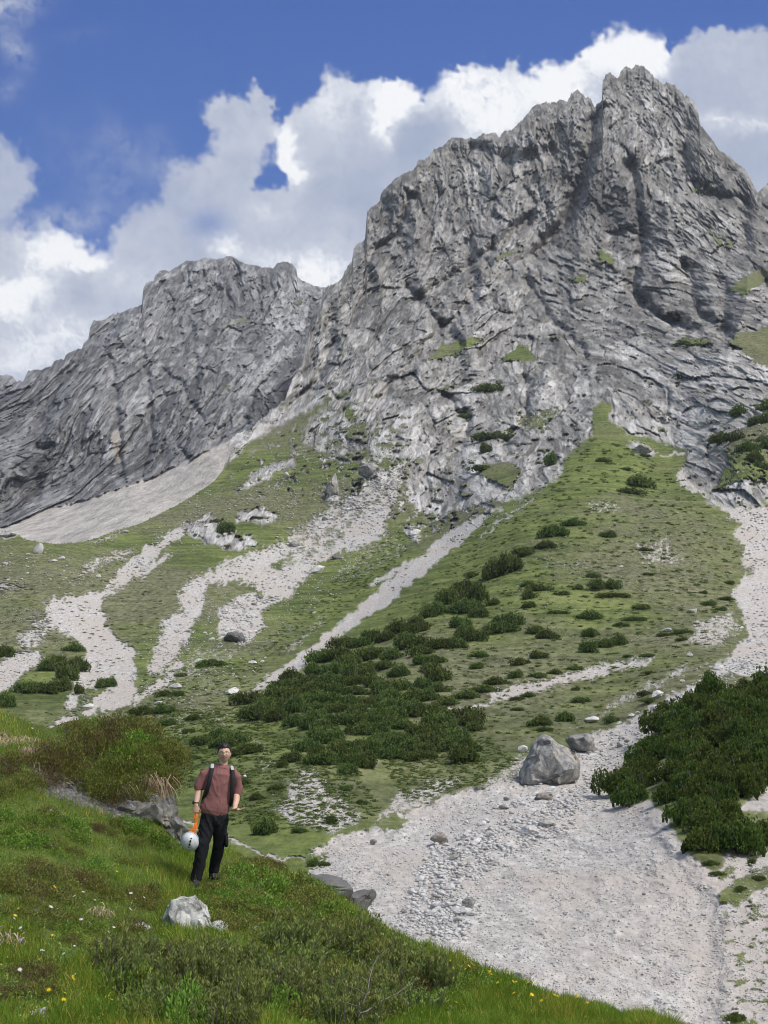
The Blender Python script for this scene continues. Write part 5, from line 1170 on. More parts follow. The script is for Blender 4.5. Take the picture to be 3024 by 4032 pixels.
def turf():
    r = np.random.default_rng(120); n = 215000
    u = r.uniform(-260, 3100, n); top = np.interp(u, A.us, A.vt)
    v = top + (4110 - top) * r.random(n) ** .92
    shr = np.zeros(n)
    for zz in ZONES: shr = np.maximum(shr, sst(-40, 30, sdist(zz[0], u, v, 60) + 40 * fbm(u / 80, v / 60, 3, 659)))
    keep = (sdist(ROCKFACE, u, v, 60) < -2) & (v < 4110) & (r.random(n) > shr * .55); u = u[keep]; v = v[keep]; shr = shr[keep]
    P = A.at(u, v); n = len(u)
    lush = fbm(u / 260, v / 160, 3, 650) ; tuss = fbm(P[:, 0] / .35, P[:, 1] / .35, 3, 651)
    hump = (u < 720) & (v < 3010)
    h = (.045 + .075 * r.random(n) ** 2 + .07 * sst(.0, .4, tuss) * r.random(n)) * (1 + .35 * sst(0, .3, lush)) * np.where(hump, 1.1, 1) * (1 - .45 * shr)
    lean = np.stack([r.normal(0, .35, n), r.normal(-.12, .3, n), np.zeros(n)], 1) * h[:, None] + A.nat(u, v) * (h * .15)[:, None]
    V, F = blades(P - np.array([0, 0, .01]), h, r.uniform(.0045, .0085, n), lean)
    rv = np.clip(.38 + .26 * sst(-.2, .3, lush) + .12 * tuss + r.normal(0, .17, n) + .10 * hump, 0, 1); straw = r.random(n) < .05 + .10 * sst(.1, .4, fbm(u / 120, v / 90, 3, 652)); rv = np.where(straw, r.uniform(.9, 1, n), rv)
    o = mesh_obj("grass", V, F, M_GRASS, smooth=True, attrs={'rv': np.repeat(rv, 6)}); tag(o, kind='stuff')
    # low herb leaves between the blades
    n = 90000; u = r.uniform(-200, 3000, n); top = np.interp(u, A.us, A.vt); v = top + (4110 - top) * r.random(n)
    cl = fbm(u / 70, v / 50, 3, 655); k = (cl > .02) & (sdist(ROCKFACE, u, v, 60) < -4); u = u[k]; v = v[k]; n = len(u)
    P = A.at(u, v) + np.stack([r.normal(0, .01, n), r.normal(0, .01, n), r.uniform(.01, .06, n)], 1)
    d = r.normal(size=(n, 3)); d[:, 2] = np.abs(d[:, 2]) * .8; d /= np.linalg.norm(d, axis=1, keepdims=True); up = np.tile([0, 0, 1.0], (n, 1)) + r.normal(0, .3, (n, 3))
    L = r.uniform(.014, .034, n); V, F = quads(P, d, up, L, L * r.uniform(.35, .6, n))
    o = mesh_obj("herb_leaves", V, F, M_ROSE, smooth=False, attrs={'rv': np.repeat(np.clip(r.normal(.5, .25, n), 0, 1), 4)}); tag(o, kind='stuff')
turf()

def heath_proto(seed, n=1500, leaf=.045, up=.3, flat=1.0):
    global rng
    keep = rng; rng = np.random.default_rng(seed); lobes = []
    for i in range(9):
        a = rng.uniform(0, 2 * np.pi); q = rng.uniform(.15, .7) if i else 0
        lobes.append([q * math.cos(a), q * math.sin(a), rng.uniform(0, .2) * (1.1 - q), rng.uniform(.26, .42), rng.uniform(.26, .42), rng.uniform(.22, .42) * flat])
    c, d = shell_points(n, lobes)
    dd = d * .5 + rand_dirs(n) * .8 + np.array([0, 0, up]); dd /= np.linalg.norm(dd, axis=1, keepdims=True)
    V, F = quads(c, dd, rand_dirs(n), rng.uniform(.7, 1.5, n) * leaf * 1.5, rng.uniform(.7, 1.2, n) * leaf * .7)
    g = fbm(c[:, 0] * 2.4 + seed, c[:, 1] * 2.4, 3, seed)
    rv = np.repeat(np.clip(.45 + .5 * g + rng.normal(0, .16, n), 0, 1), 4)
    tw = []
    for i in range(12):
        a = rng.uniform(0, 2 * np.pi); p = [np.array([0, 0, -.08])]; rr = rng.uniform(.10, .2)
        for j in range(4): p.append(p[-1] + np.array([math.cos(a) * rr, math.sin(a) * rr, rng.uniform(.02, .12)])); a += rng.normal(0, .3)
        tw.append(tube_chain(p, [.02, .016, .012, .009, .005], 4))
    rng = keep
    return (V, F, rv), join(tw)
def shoot_proto(seed, ns=60, needles=42):
    """knee pine seen close: upright candle-like shoots ringed with short needles"""
    global rng
    keep = rng; rng = np.random.default_rng(seed); LV = []; st = []; rv = []
    for i in range(ns):
        a = rng.uniform(0, 2 * np.pi); q = math.sqrt(rng.random()) * .85; b = np.array([q * math.cos(a), q * math.sin(a), 0.0])
        H = rng.uniform(.45, 1.0) * (1.1 - .45 * q); ln = np.array([b[0] * .25 + rng.normal(0, .06), b[1] * .25 + rng.normal(0, .06), 0])
        t = rng.uniform(.15, 1, needles); c = b + ln * t[:, None] ** 1.4; c[:, 2] = H * t
        d = rand_dirs(needles); d[:, 2] = np.abs(d[:, 2]) * .8 + .55; d /= np.linalg.norm(d, axis=1, keepdims=True)
        v, f = quads(c, d, rand_dirs(needles), rng.uniform(.09, .16, needles), np.full(needles, .040)); LV.append((v, f)); rv.append(np.clip(np.repeat(.15 + .6 * t + rng.normal(0, .1, needles), 4), 0, 1))
        p = [b * .3 + np.array([0, 0, -.1]), b * .7, b + ln * .3 + np.array([0, 0, H * .4]), b + ln + np.array([0, 0, H * .97])]
        st.append(tube_chain(p, [.022, .018, .013, .006], 4))
    rng = keep
    V, F = join(LV)
    return (V, F, np.concatenate(rv)), join(st)
H_ = {}
for key, mat, sd_, kw in (('heath', M_HEATH, 1000, {}), ('rose', M_ROSE, 1020, {'leaf': .058, 'n': 1100}), ('brown', M_BROWN, 1040, {'leaf': .036, 'n': 1700, 'flat': .8})):
    H_[key] = []
    for i in range(4):
        a, b = heath_proto(sd_ + i, **kw); H_[key].append((make_meshes("foliage", a, mat), stem_mesh(b)))
H_['knee'] = []
for i in range(4):
    a, b = shoot_proto(1060 + i); H_['knee'].append((make_meshes("foliage", a, M_JUN), stem_mesh(b)))
rs = random.Random(44); shrubs = []
NAMES = {'heath': ('heath_shrub', 'olive heath shrub', 'shrub'), 'rose': ('alpenrose_shrub', 'fresh green leafy shrub', 'shrub'), 'brown': ('russet_shrub', 'russet brown low shrub', 'shrub'), 'knee': ('knee_pine', 'upright needled knee pine', 'pine')}
for poly, n, (w0_, w1_), (h0_, h1_), kinds, plc in ZONES:
    uu, vv = zone_pts(poly, n, int(poly[0][0] * 7 + poly[0][1]))
    for u, v in zip(uu, vv):
        kd = rs.choice(kinds); fm, sm = rs.choice(H_[kd]); P = A.at([u], [v])[0]; m = float(frame_px(P[None])[0]); w = rs.uniform(w0_, w1_); hh = rs.uniform(h0_, h1_)
        hw = w * m / 1.55; nm, lb, ct = NAMES[kd]
        hz = hw * (hh * 2.3 if kd != 'knee' else hh * 1.5)
        o = plant(nm, "", ct, lb + "s " + plc, fm, sm, (P[0], P[1], P[2] - hz * .10), (hw, hw, hz), rs.uniform(0, 6.3), tilt=tuple(A.nat([u], [v])[0] * .5 + np.array([0, 0, .5])))
        shrubs.append((o, u, v, lb + " " + plc))
label_all(shrubs, lambda t: t[3])

# rocks of the knoll
M_LICHEN = stone_mat("lichened_white_rock", [(.34, (.10, .098, .092)), (.43, (.30, .295, .28)), (.52, (.62, .615, .60)), (.7, (.80, .795, .78))], 5.0, (3.2, .60, (.42, .36, .25), .6), .8, .03)
M_FACE = stone_mat("streaked_rock_face", [(.3, (.07, .068, .064)), (.47, (.17, .165, .155)), (.6, (.33, .32, .30)), (.75, (.50, .49, .46))], 2.4, (1.3, .55, (.30, .26, .20), .6), .8, .05)
def knoll_rock(shapes, label, mat, name="rock", dp_=.8):
    """one rock mesh made of cut lumps; shapes: (u, v, w, h, yaw, seed, tilt)"""
    parts = []; P0 = A.at([shapes[0][0]], [shapes[0][1]])[0]; m = float(frame_px(P0[None])[0])
    for (u, v, w, h, yaw, sd_, tl) in shapes:
        V, F = rock_shape(sd_, rough=.13, cuts=12); V = V / (V.max(0) - V.min(0))
        V = V * np.array([w * m, w * m * dp_, h * m]); c, q = math.cos(tl), math.sin(tl)
        V = np.stack([V[:, 0] * c - V[:, 2] * q, V[:, 1], V[:, 0] * q + V[:, 2] * c], 1); c, q = math.cos(yaw), math.sin(yaw)
        V = np.stack([V[:, 0] * c - V[:, 1] * q, V[:, 0] * q + V[:, 1] * c, V[:, 2]], 1)
        f_, c_, h_ = facets(V[:, 0] * 9 + 3, V[:, 2] * 9 + V[:, 1] * 5, sd_, 1.2); V[:, 1] -= f_ * .03
        off = place(np.array([u]), np.array([v]), np.array([P0[1]]))[0] - P0
        parts.append((V + off, F))
    V, F = join(parts)
    me = shape_mesh(V, F, mat); o = bpy.data.objects.new(name, me); COL.objects.link(o); o.location = P0; tag(o, label, "rock"); return o
knoll_rock([(725, 3650, 180, 250, .3, 401, .18), (665, 3685, 110, 110, 0, 402, 0), (790, 3610, 90, 210, -.3, 403, .62), (855, 3680, 140, 110, .2, 404, .4), (750, 3710, 220, 80, .1, 421, 0)], "white lichened rock in the grass below the hiker", M_LICHEN)
knoll_rock([(548, 3655, 90, 50, 0, 405, .1), (590, 3690, 60, 36, .4, 406, -.2)], "small pale flat rock left of the white lichened rock", M_LICHEN)
knoll_rock([(1000, 3658, 50, 30, 0, 407, .1)], "little pale stone in the heath right of the white rock", M_LICHEN)
knoll_rock([(1290, 3672, 150, 50, .2, 408, -.35), (1340, 3705, 90, 40, .1, 409, -.3)], "grey flat rock showing through the right heath", M_FACE)
knoll_rock([(150, 4000, 90, 60, 0, 410, 0)], "grey rock at the bottom left frame corner", M_LICHEN)
knoll_rock([(250, 3085, 130, 70, .1, 411, -.5), (220, 3070, 90, 50, .2, 412, -.3)], "brownish rock bulging out under the hump's shrubs", M_FACE, dp_=.5)
knoll_rock([(540, 3190, 120, 60, 0, 413, -.2), (590, 3205, 140, 100, 0, 414, -.2)], "shaded rock wall beneath the overhanging turf", M_FACE, dp_=.45)
knoll_rock([(650, 3225, 110, 150, .2, 415, .35), (690, 3265, 90, 130, .1, 416, .75), (610, 3190, 110, 150, 0, 417, .3)], "pale streaked rock foot leaning down toward the hiker's helmet", M_FACE)
gb2 = knoll_rock([(1290, 3500, 210, 120, .1, 418, -.1), (1390, 3540, 110, 150, .1, 419, -.6), (1230, 3480, 130, 60, 0, 420, 0), (1310, 3640, 300, 260, .1, 422, 0)], "big dark grey boulder behind the knoll rim", M_DARK, "boulder")
gb2.location = Vector(place(np.array([1290.]), np.array([3515.]), np.array([19.3]))[0])
gb2.scale = (1.2, 1.2, 1.2)

def dry_tuft(u, v, n, L, drop, label, spread, seed):
    r = np.random.default_rng(seed); P0 = A.at([u], [v])[0]
    b = np.stack([r.normal(0, spread, n), r.normal(0, .06, n) - .05, r.normal(0, .03, n)], 1); hgt = np.full(n, 1.0)
    a = np.zeros((n, 3)); l = L * r.uniform(.6, 1.2, n); side = r.normal(0, .35, n)
    Vs = []; w = r.uniform(.004, .008, n)
    for f, ww in ((0, 1), (.3, .9), (.65, .7), (1, .2)):
        c = b + np.stack([side * l * f, -l * .45 * (1 - (1 - f) ** 2), l * (.35 * f - drop * f * f)], 1)
        Vs += [c - np.array([1, 0, 0]) * (w * ww)[:, None], c + np.array([1, 0, 0.2]) * (w * ww)[:, None]]
    V = np.stack(Vs, 1).reshape(-1, 3); i = np.arange(n)[:, None] * 8
    F = np.concatenate([i + np.array([[k, k + 1, k + 3, k + 2]]) for k in (0, 2, 4)], 1).reshape(-1, 4)
    o = mesh_obj("grass_tuft", V, F, M_DRY, smooth=True, attrs={'rv': np.repeat(r.random(n), 8)}); o.location = P0; tag(o, label, "grass tuft", "dry grass hanging from the turf edge"); return o
for a in ((-20, 2905, 420, .36, 1.25, "dry straw grass hanging at the far left turf edge", .16), (70, 2915, 420, .34, 1.2, "dry straw grass fringe left of the hump notch", .16), (140, 2945, 260, .30, 1.2, "short dry fringe in the notch of the turf edge", .10),
          (215, 2935, 320, .40, 1.3, "long dry tuft hanging right of the notch", .08), (175, 2990, 200, .34, 1.2, "lower dry tuft under the notch", .08), (560, 3075, 260, .26, 1.0, "pale dry tuft hanging above the rock wall", .10), (610, 3110, 260, .30, 1.2, "greyish dry tuft at the right end of the overhang", .10), (480, 3090, 160, .22, 1.0, "thin dry tuft in the middle of the overhang", .08),
          (400, 3590, 120, .22, .6, "small dry tuft in the left meadow grass", .05), (30, 3700, 160, .24, .6, "straw coloured tuft by the left frame edge", .07)):
    dry_tuft(*a, seed=int(a[0]) + 2000)

# the dead branch at the bottom edge
def dead_branch():
    r = np.random.default_rng(9); P0 = A.at([1420], [4020])[0] + np.array([0, 0, .05]); parts = []; m = float(frame_px(P0[None])[0])
    def pt(u, v, dy=0.): return np.array([(u - 1420) * m, dy, -(v - 4020) * m])
    for pts, r0 in (([(1415, 4030), (1430, 3990), (1445, 3950), (1455, 3900), (1470, 3860), (1500, 3820), (1530, 3795)], 3.2), ([(1400, 4015), (1450, 4005), (1500, 3975), (1560, 3955), (1620, 3920), (1650, 3905)], 3.6), ([(1445, 3950), (1410, 3925), (1370, 3910)], 1.8), ([(1430, 3992), (1380, 3970), (1330, 3955)], 1.9),
                    ([(1450, 3950), (1480, 3935), (1510, 3925)], 2.2), ([(1490, 3985), (1510, 3960), (1520, 3940)], 1.6), ([(1560, 3955), (1590, 3960), (1620, 3980)], 1.5), ([(1455, 3900), (1420, 3880), (1395, 3850)], 1.5), ([(1470, 3860), (1440, 3830), (1425, 3800)], 1.2), ([(1560, 3955), (1580, 3925), (1590, 3890)], 1.5), ([(1370, 3910), (1350, 3890)], 1.0), ([(1500, 3820), (1520, 3830), (1545, 3825)], 1.1)):
        q = [pt(u + r.normal(0, 3), v + r.normal(0, 2), -.10 + .05 * i * (1 if r0 > 3 else -.6)) for i, (u, v) in enumerate(pts)]
        parts.append(tube_chain(q, np.linspace(r0, r0 * .35, len(q)) * m * 1.0, 5))
    V, F = join(parts); mb = NT("bleached_wood", .9); mb.color(mb.ramp(mb.noise(mb.obj(), 12, 4), [(.35, (.10, .08, .065)), (.65, (.30, .28, .255))]))
    o = mesh_obj("dead_branch", V, F, mb.m); o.location = P0 + np.array([0, -.35, .06]); tag(o, "bleached bare branch sticking out of the knee pines", "branch")
dead_branch()

# flowers
def flat_mat(name, c, rough=.6):
    m = NT(name, rough, .2); m.color(c); return m.m
M_STEM = flat_mat("flower_stem", (.07, .13, .03)); FM = {'yellow': flat_mat("yellow_petals", (.85, .62, .02)), 'white': flat_mat("white_petals", (.82, .82, .78)), 'pink': flat_mat("pink_petals", (.75, .30, .30)), 'blue': flat_mat("violet_petals", (.35, .34, .62))}
def flower_meshes(mat):
    V = []; F = []
    n = 10
    V.append((0, 0, .006))
    for i in range(n):
        a = 2 * math.pi * i / n
        for da, rr, zz in ((-.22, .5, .002), (0, 1.0, .004), (.22, .5, .002)):
            V.append((math.cos(a + da) * rr * .018, math.sin(a + da) * rr * .018, zz))
        k = 1 + i * 3; F.append((0, k, k + 1, k + 2))
    me = bpy.data.meshes.new("blossom"); me.from_pydata(V, [], F); me.materials.append(mat); return me
sv_, sf_ = tube_chain([(0, 0, -.02), (.004, 0, .05), (0, .003, .11)], [.0018, .0016, .0012], 4)
SM_ = mesh_obj("stem", sv_, sf_, M_STEM); SME = SM_.data; bpy.data.objects.remove(SM_)
FME = {k: flower_meshes(m) for k, m in FM.items()}
YEL = [(132, 3354), (517, 3376), (208, 3245), (255, 3926), (273, 3937), (202, 3953), (1085, 3620), (1373, 3514), (1426, 3707), (627, 3735), (538, 3908), (916, 3967), (872, 3962), (622, 4012), (1548, 3680), (1574, 3673), (1940, 3853), (1963, 3853), (2004, 3871), (1995, 3882), (2027, 3889), (2080, 3908), (2084, 3915), (2164, 3940), (2100, 3976), (2177, 3971), (1776, 3962), (1784, 3971), (1763, 3980), (2305, 4020), (2182, 3999), (2268, 3949), (2241, 3958), (1913, 3839), (1490, 3632), (1930, 3862), (2050, 3900), (300, 3575), (450, 3457), (80, 3610), (1700, 3800), (1750, 3940), (1480, 3900), (1010, 3800), (1240, 3880), (760, 4000), (330, 3800), (100, 3500), (240, 3380), (380, 3340), (560, 3460)]
WHT = [(219, 3657), (164, 3684), (155, 3698), (173, 3700), (355, 3628), (319, 3561), (337, 3570), (296, 3573), (520, 3564), (310, 3666), (98, 3411), (200, 3361), (118, 2880), (200, 2896), (547, 3566), (128, 3734), (68, 3807), (1690, 3990), (40, 3380), (240, 3640), (330, 3655), (60, 3560), (440, 3700), (150, 3780), (90, 3700), (30, 3640), (270, 3740)]
_r = random.Random(12)
for _i in range(34):
    _u = _r.uniform(1750, 2420); YEL.append((_u, float(np.interp(_u, A.us, A.vt)) + _r.uniform(15, 130)))
for _i in range(26): YEL.append((_r.uniform(0, 900), _r.uniform(3350, 4020)))
for _i in range(30): WHT.append((_r.uniform(0, 520), _r.uniform(3480, 3900)))
fl = []
rf = random.Random(2)
for key, lst in (('yellow', YEL), ('white', WHT), ('pink', [(1328, 3566), (142, 3434)]), ('blue', [(980, 3803), (1394, 3816), (68, 3735), (205, 3222)])):
    for (u, v) in lst:
        P = A.at([u], [max(v, float(np.interp(u, A.us, A.vt)) + 3) + 12])[0]
        o = bpy.data.objects.new("flower", None); COL.objects.link(o); o.location = P; s_ = rf.uniform(.8, 1.5) * (1.0 if P[1] > 11 else .8); o.scale = (s_, s_, s_ * rf.uniform(.8, 1.15)); o.rotation_euler = (rf.uniform(.1, .6), rf.uniform(-.3, .3), rf.uniform(0, 6))
        b = bpy.data.objects.new("blossom", FME[key]); COL.objects.link(b); b.parent = o; b.location = (0, .003, .11); b.rotation_euler = (.3, 0, 0)
        t = bpy.data.objects.new("stem", SME); COL.objects.link(t); t.parent = o
        tag(o, "", "flower", "%s flowers on the knoll" % {'blue': 'violet'}.get(key, key)); fl.append((o, u, v, {'blue': 'violet'}.get(key, key)))
def fcl(t):
    u, v = t[1], t[2]
    w = "on the grassy right tip of the knoll" if u > 1650 else "beside the dead branch" if u > 1200 and v > 3800 else "in the right heath of the knoll" if u > 940 else "in front of the white rock" if v > 3700 and u > 400 else "in the lower left grass" if v > 3700 else "in the middle left meadow" if v > 3480 else "on top of the hump" if v < 3000 else "in the upper left meadow"
    return "%s flower %s" % (t[3], w)
label_all(fl, fcl)
# ---------------------------------------------------------------- the hiker
def loft(path, rx, ry, k=20, cap=True, xdir=(1, 0, 0)):
    """closed swept form; rx across, ry in depth, rounded ends"""
    path = np.asarray(path, float); n = len(path); rx = np.asarray(rx, float); ry = np.asarray(ry, float)
    P = []; RX = []; RY = []
    d0 = path[0] - path[1]; d0 /= np.linalg.norm(d0); d1 = path[-1] - path[-2]; d1 /= np.linalg.norm(d1)
    if cap:
        r = min(rx[0], ry[0])
        for f in (.98, .85, .5): a = math.asin(f); P.append(path[0] + d0 * r * f * .8); RX.append(rx[0] * math.cos(a)); RY.append(ry[0] * math.cos(a))
    for i in range(n): P.append(path[i]); RX.append(rx[i]); RY.append(ry[i])
    if cap:
        r = min(rx[-1], ry[-1])
        for f in (.5, .85, .98): a = math.asin(f); P.append(path[-1] + d1 * r * f * .8); RX.append(rx[-1] * math.cos(a)); RY.append(ry[-1] * math.cos(a))
    P = np.array(P); V = []
    for i in range(len(P)):
        t = P[min(i + 1, len(P) - 1)] - P[max(i - 1, 0)]; t /= np.linalg.norm(t) + 1e-9
        x = np.array(xdir, float); x = x - t * (x @ t); x /= np.linalg.norm(x); y = np.cross(t, x)
        for j in range(k):
            a = 2 * math.pi * j / k; V.append(P[i] + x * math.cos(a) * RX[i] + y * math.sin(a) * RY[i])
    F = [(i * k + j, i * k + (j + 1) % k, (i + 1) * k + (j + 1) % k, (i + 1) * k + j) for i in range(len(P) - 1) for j in range(k)]
    m = len(P) - 1
    F += [(0, j + 1, j) for j in range(1, k - 1)] + [(m * k, m * k + j, m * k + j + 1) for j in range(1, k - 1)]
    return V, F
def fuse(parts, voxel, smooth=2, name="tmp"):
    """melt overlapping forms into one continuous surface; returns vertices and faces"""
    V = []; F = []; o = 0
    for v, f in parts:
        V += [tuple(q) for q in v]; F += [tuple(i + o for i in g) for g in f]; o += len(v)
    me = bpy.data.meshes.new(name); me.from_pydata(V, [], F); ob = bpy.data.objects.new(name, me); COL.objects.link(ob)
    m = ob.modifiers.new("r", 'REMESH'); m.mode = 'VOXEL'; m.voxel_size = voxel
    s_ = ob.modifiers.new("s", 'SMOOTH'); s_.iterations = smooth; s_.factor = .5
    dg = bpy.context.evaluated_depsgraph_get(); ev = ob.evaluated_get(dg); em = ev.to_mesh()
    n = len(em.vertices); vv = np.empty(n * 3, np.float32); em.vertices.foreach_get('co', vv)
    ff = [tuple(p.vertices) for p in em.polygons]; ev.to_mesh_clear(); bpy.data.objects.remove(ob)
    return vv.reshape(-1, 3).astype(float), ff

G0 = A.at([800], [3490])[0]
person = bpy.data.objects.new("person", None); COL.objects.link(person)
person.scale = (.955, .955, .955); person.location = (G0[0], G0[1], G0[2]); person.rotation_euler = (0, 0, math.radians(8.2))
tag(person, "smiling hiker in mauve t-shirt and black trousers standing on the knoll holding a helmet", "person")
def npos(V, F_): return V
def hand(wrist, fdir, palm, side, curl, spread=.32, thumb_curl=.5, s=1.0):
    """palm and five separate fingers. fdir: along the fingers, palm: palm normal, side: towards the thumb"""
    f = np.array(fdir, float); f /= np.linalg.norm(f); p = np.array(palm, float); p -= f * (p @ f); p /= np.linalg.norm(p); t = np.cross(p, f); t = t if t @ np.array(side, float) > 0 else -t
    w = np.array(wrist, float); out = []
    out.append(loft([w - f * .02, w + f * .025, w + f * .055, w + f * .085], [.026, .034, .041, .038], [.019, .017, .016, .013], 14, xdir=t))
    for i, (o_, L, r) in enumerate(((.030, .078, .0088), (.010, .086, .0092), (-.011, .080, .0088), (-.031, .062, .0078))):
        b = w + f * (.086 - abs(o_) * .15) + t * o_; d = f + t * (o_ * spread * 6); d /= np.linalg.norm(d); c = curl[i]; pts = [b - f * .015, b]; dd = d
        for seg in (.45, .31, .24):
            dd = dd * math.cos(c) + p * math.sin(c); dd /= np.linalg.norm(dd); pts.append(pts[-1] + dd * L * seg)
        out.append(loft(pts, [r * 1.05, r * 1.05, r, r * .92, r * .8], [r * 1.0, r, r * .95, r * .88, r * .78], 10, xdir=t if abs(t @ dd) < .9 else p))
    b = w + f * .022 + t * .026; d = f * .8 + t * .45 + p * .3; d /= np.linalg.norm(d); pts = [b - d * .015, b + d * .012]; dd = d
    for seg in (.038, .030, .024):
        dd = dd + (f * .35 + p * thumb_curl) * .6; dd /= np.linalg.norm(dd); pts.append(pts[-1] + dd * seg)
    out.append(loft(pts, [.013, .0125, .0105, .0098, .0082], [.013, .012, .0105, .0095, .008], 10, xdir=p))
    return out
HC = np.array([.222, -.02, 1.655])          # centre of the head
def head_form():
    bm = bmesh.new(); bmesh.ops.create_uvsphere(bm, u_segments=72, v_segments=56, radius=1.0)
    V = np.array([v.co[:] for v in bm.verts]); F = [tuple(v.index for v in f.verts) for f in bm.faces]; bm.free()
    x, y, z = V[:, 0], V[:, 1], V[:, 2]
    W = np.stack([x * .082, y * .098, z * .118], 1)
    lowz = sst(-.15, -1, z); W[:, 0] *= 1 - .30 * lowz; W[:, 1] = np.where(y > 0, W[:, 1] * (1 - .45 * lowz), W[:, 1] * (1 - .06 * lowz))
    W[:, 0] *= 1 + .04 * np.exp(-((z + .1) / .3) ** 2)
    front = sst(-.2, -.9, y)
    W[:, 1] += front * .010 * sst(.1, .9, np.abs(x))
    def bump(cx, cz, sx, sz, h): W[:, 1] -= front * h * np.exp(-((x - cx) / sx) ** 2 - ((z - cz) / sz) ** 2)
    bump(0, -.14, .12, .17, .017); bump(0, -.24, .17, .07, .010); bump(0, .10, .10, .15, .004)
    for s_ in (-1, 1):
        bump(s_ * .36, .03, .17, .09, -.010); bump(s_ * .36, .16, .26, .06, .004); bump(s_ * .48, -.26, .22, .16, .005)
    bump(0, -.47, .24, .05, .006); bump(0, -.56, .20, .05, .007); bump(0, -.51, .26, .02, -.004); bump(0, -.86, .22, .14, .010)
    return W, F
hV, hF = head_form()
tl = math.radians(3); Rm = np.array([[math.cos(tl), 0, -math.sin(tl)], [0, 1, 0], [math.sin(tl), 0, math.cos(tl)]])
yw = math.radians(-4); Ry = np.array([[math.cos(yw), -math.sin(yw), 0], [math.sin(yw), math.cos(yw), 0], [0, 0, 1]]); RH = Rm @ Ry
def hp(x, y, z): return HC + RH @ np.array([x, y, z])
ears = [loft([hp(s_ * .077, .008, .018), hp(s_ * .081, .010, -.005), hp(s_ * .077, .006, -.034)], [.010, .012, .006], [.016, .017, .009], 10) for s_ in (-1, 1)]
LW = np.array([-.125, -.10, 1.0]); RW = np.array([.365, -.20, .955])
body_parts = [(hV @ RH.T + HC, hF)] + ears + [
    loft([(.215, .015, 1.60), (.212, .018, 1.53), (.205, .015, 1.46)], [.052, .054, .062], [.055, .056, .060]),
    loft([(.20, .01, 1.46), (.185, .0, 1.38), (.165, -.005, 1.25), (.14, 0, 1.10), (.125, 0, .98), (.12, 0, .90)], [.10, .17, .155, .13, .12, .115], [.06, .095, .10, .088, .085, .085]),
    loft([(.05, .005, 1.425), (-.035, .0, 1.38), (-.075, .005, 1.27), (-.088, .0, 1.20)], [.05, .052, .046, .042], [.055, .055, .048, .044]),
    loft([(-.088, 0, 1.20), (-.105, -.04, 1.11), LW + [.004, .01, .03], LW], [.044, .043, .029, .027], [.044, .042, .026, .022]),
    loft([(.34, .005, 1.415), (.385, .0, 1.34), (.40, .02, 1.22), (.395, .01, 1.14)], [.05, .05, .046, .042], [.055, .052, .047, .043]),
    loft([(.395, .01, 1.14), (.388, -.07, 1.06), RW + [.004, .03, .02], RW], [.043, .041, .029, .027], [.043, .040, .026, .022]),
    loft([(.045, 0, .92), (.02, -.01, .72), (-.03, -.03, .50), (-.06, 0, .30), (-.088, .03, .12)], [.075, .070, .055, .050, .038], [.080, .075, .056, .052, .040]),
    loft([(.20, .0, .92), (.19, .03, .72), (.185, .08, .52), (.155, .17, .34), (.125, .24, .20)], [.075, .070, .055, .050, .038], [.080, .075, .056, .052, .040])]
body_parts += hand(LW, (.02, -.05, -1), (.25, .95, .0), (.9, -.3, 0), (1.35, 1.4, 1.45, 1.5), thumb_curl=1.3, spread=.1)
body_parts += hand(RW, (.62, -.62, -.10), (-.1, -.1, 1), (-.8, -.8, 0), (.16, .20, .30, .42), spread=.5, thumb_curl=.1)
bV, bF = fuse(body_parts, .0046, 1)
loc = (bV - HC) @ RH
fx, fz = loc[:, 0] / .082, loc[:, 2] / .118; isface = (loc[:, 1] < -.03) & (np.abs(fz) < 1.05) & (bV[:, 2] > 1.5)
skin = np.tile(np.array([.68, .44, .33]), (len(bV), 1)) * (1 + .05 * pn3(bV, 30, 5))[:, None]
def paint(mask, c, a=1.0):
    k = (np.clip(mask, 0, 1) * a)[:, None]; skin[:] = skin * (1 - k) + np.array(c) * k
paint(isface * np.exp(-((np.abs(fx) - .48) / .25) ** 2 - ((fz + .28) / .2) ** 2), (.68, .32, .24), .5)
paint(isface * (np.abs(fx) < .34) * sst(.055, .025, np.abs(fz + .475 - .16 * fx ** 2 * 2)), (.42, .14, .12), .9); paint(isface * (np.abs(fx) < .30) * sst(.055, .03, np.abs(fz + .585 - .55 * fx ** 2)), (.48, .17, .14), .9)
paint(isface * (np.abs(fx) < .26) * sst(.032, .016, np.abs(fz + .53 - .5 * fx ** 2)), (.80, .76, .70), .95)
for s_ in (-1, 1): paint(isface * sst(.21, .16, np.abs(fx - s_ * .37)) * sst(.045, .022, np.abs(fz - .185 + .35 * (fx - s_ * .34) ** 2)), (.03, .022, .018), .95)
hands_ = bV[:, 2] < 1.01; paint(hands_ * (np.abs(bV[:, 0] - .12) > .16) * 1.0, (.62, .36, .26), .5)
ms = NT("skin", .5, .35); sa = ms.attr('col'); ms.color(sa.outputs['Color']); ms.b.inputs['Subsurface Weight'].default_value = .08; ms.b.inputs['Subsurface Radius'].default_value = (.02, .008, .004)
mesh_obj("body", bV, bF, ms.m, person, attrs={'col': skin})
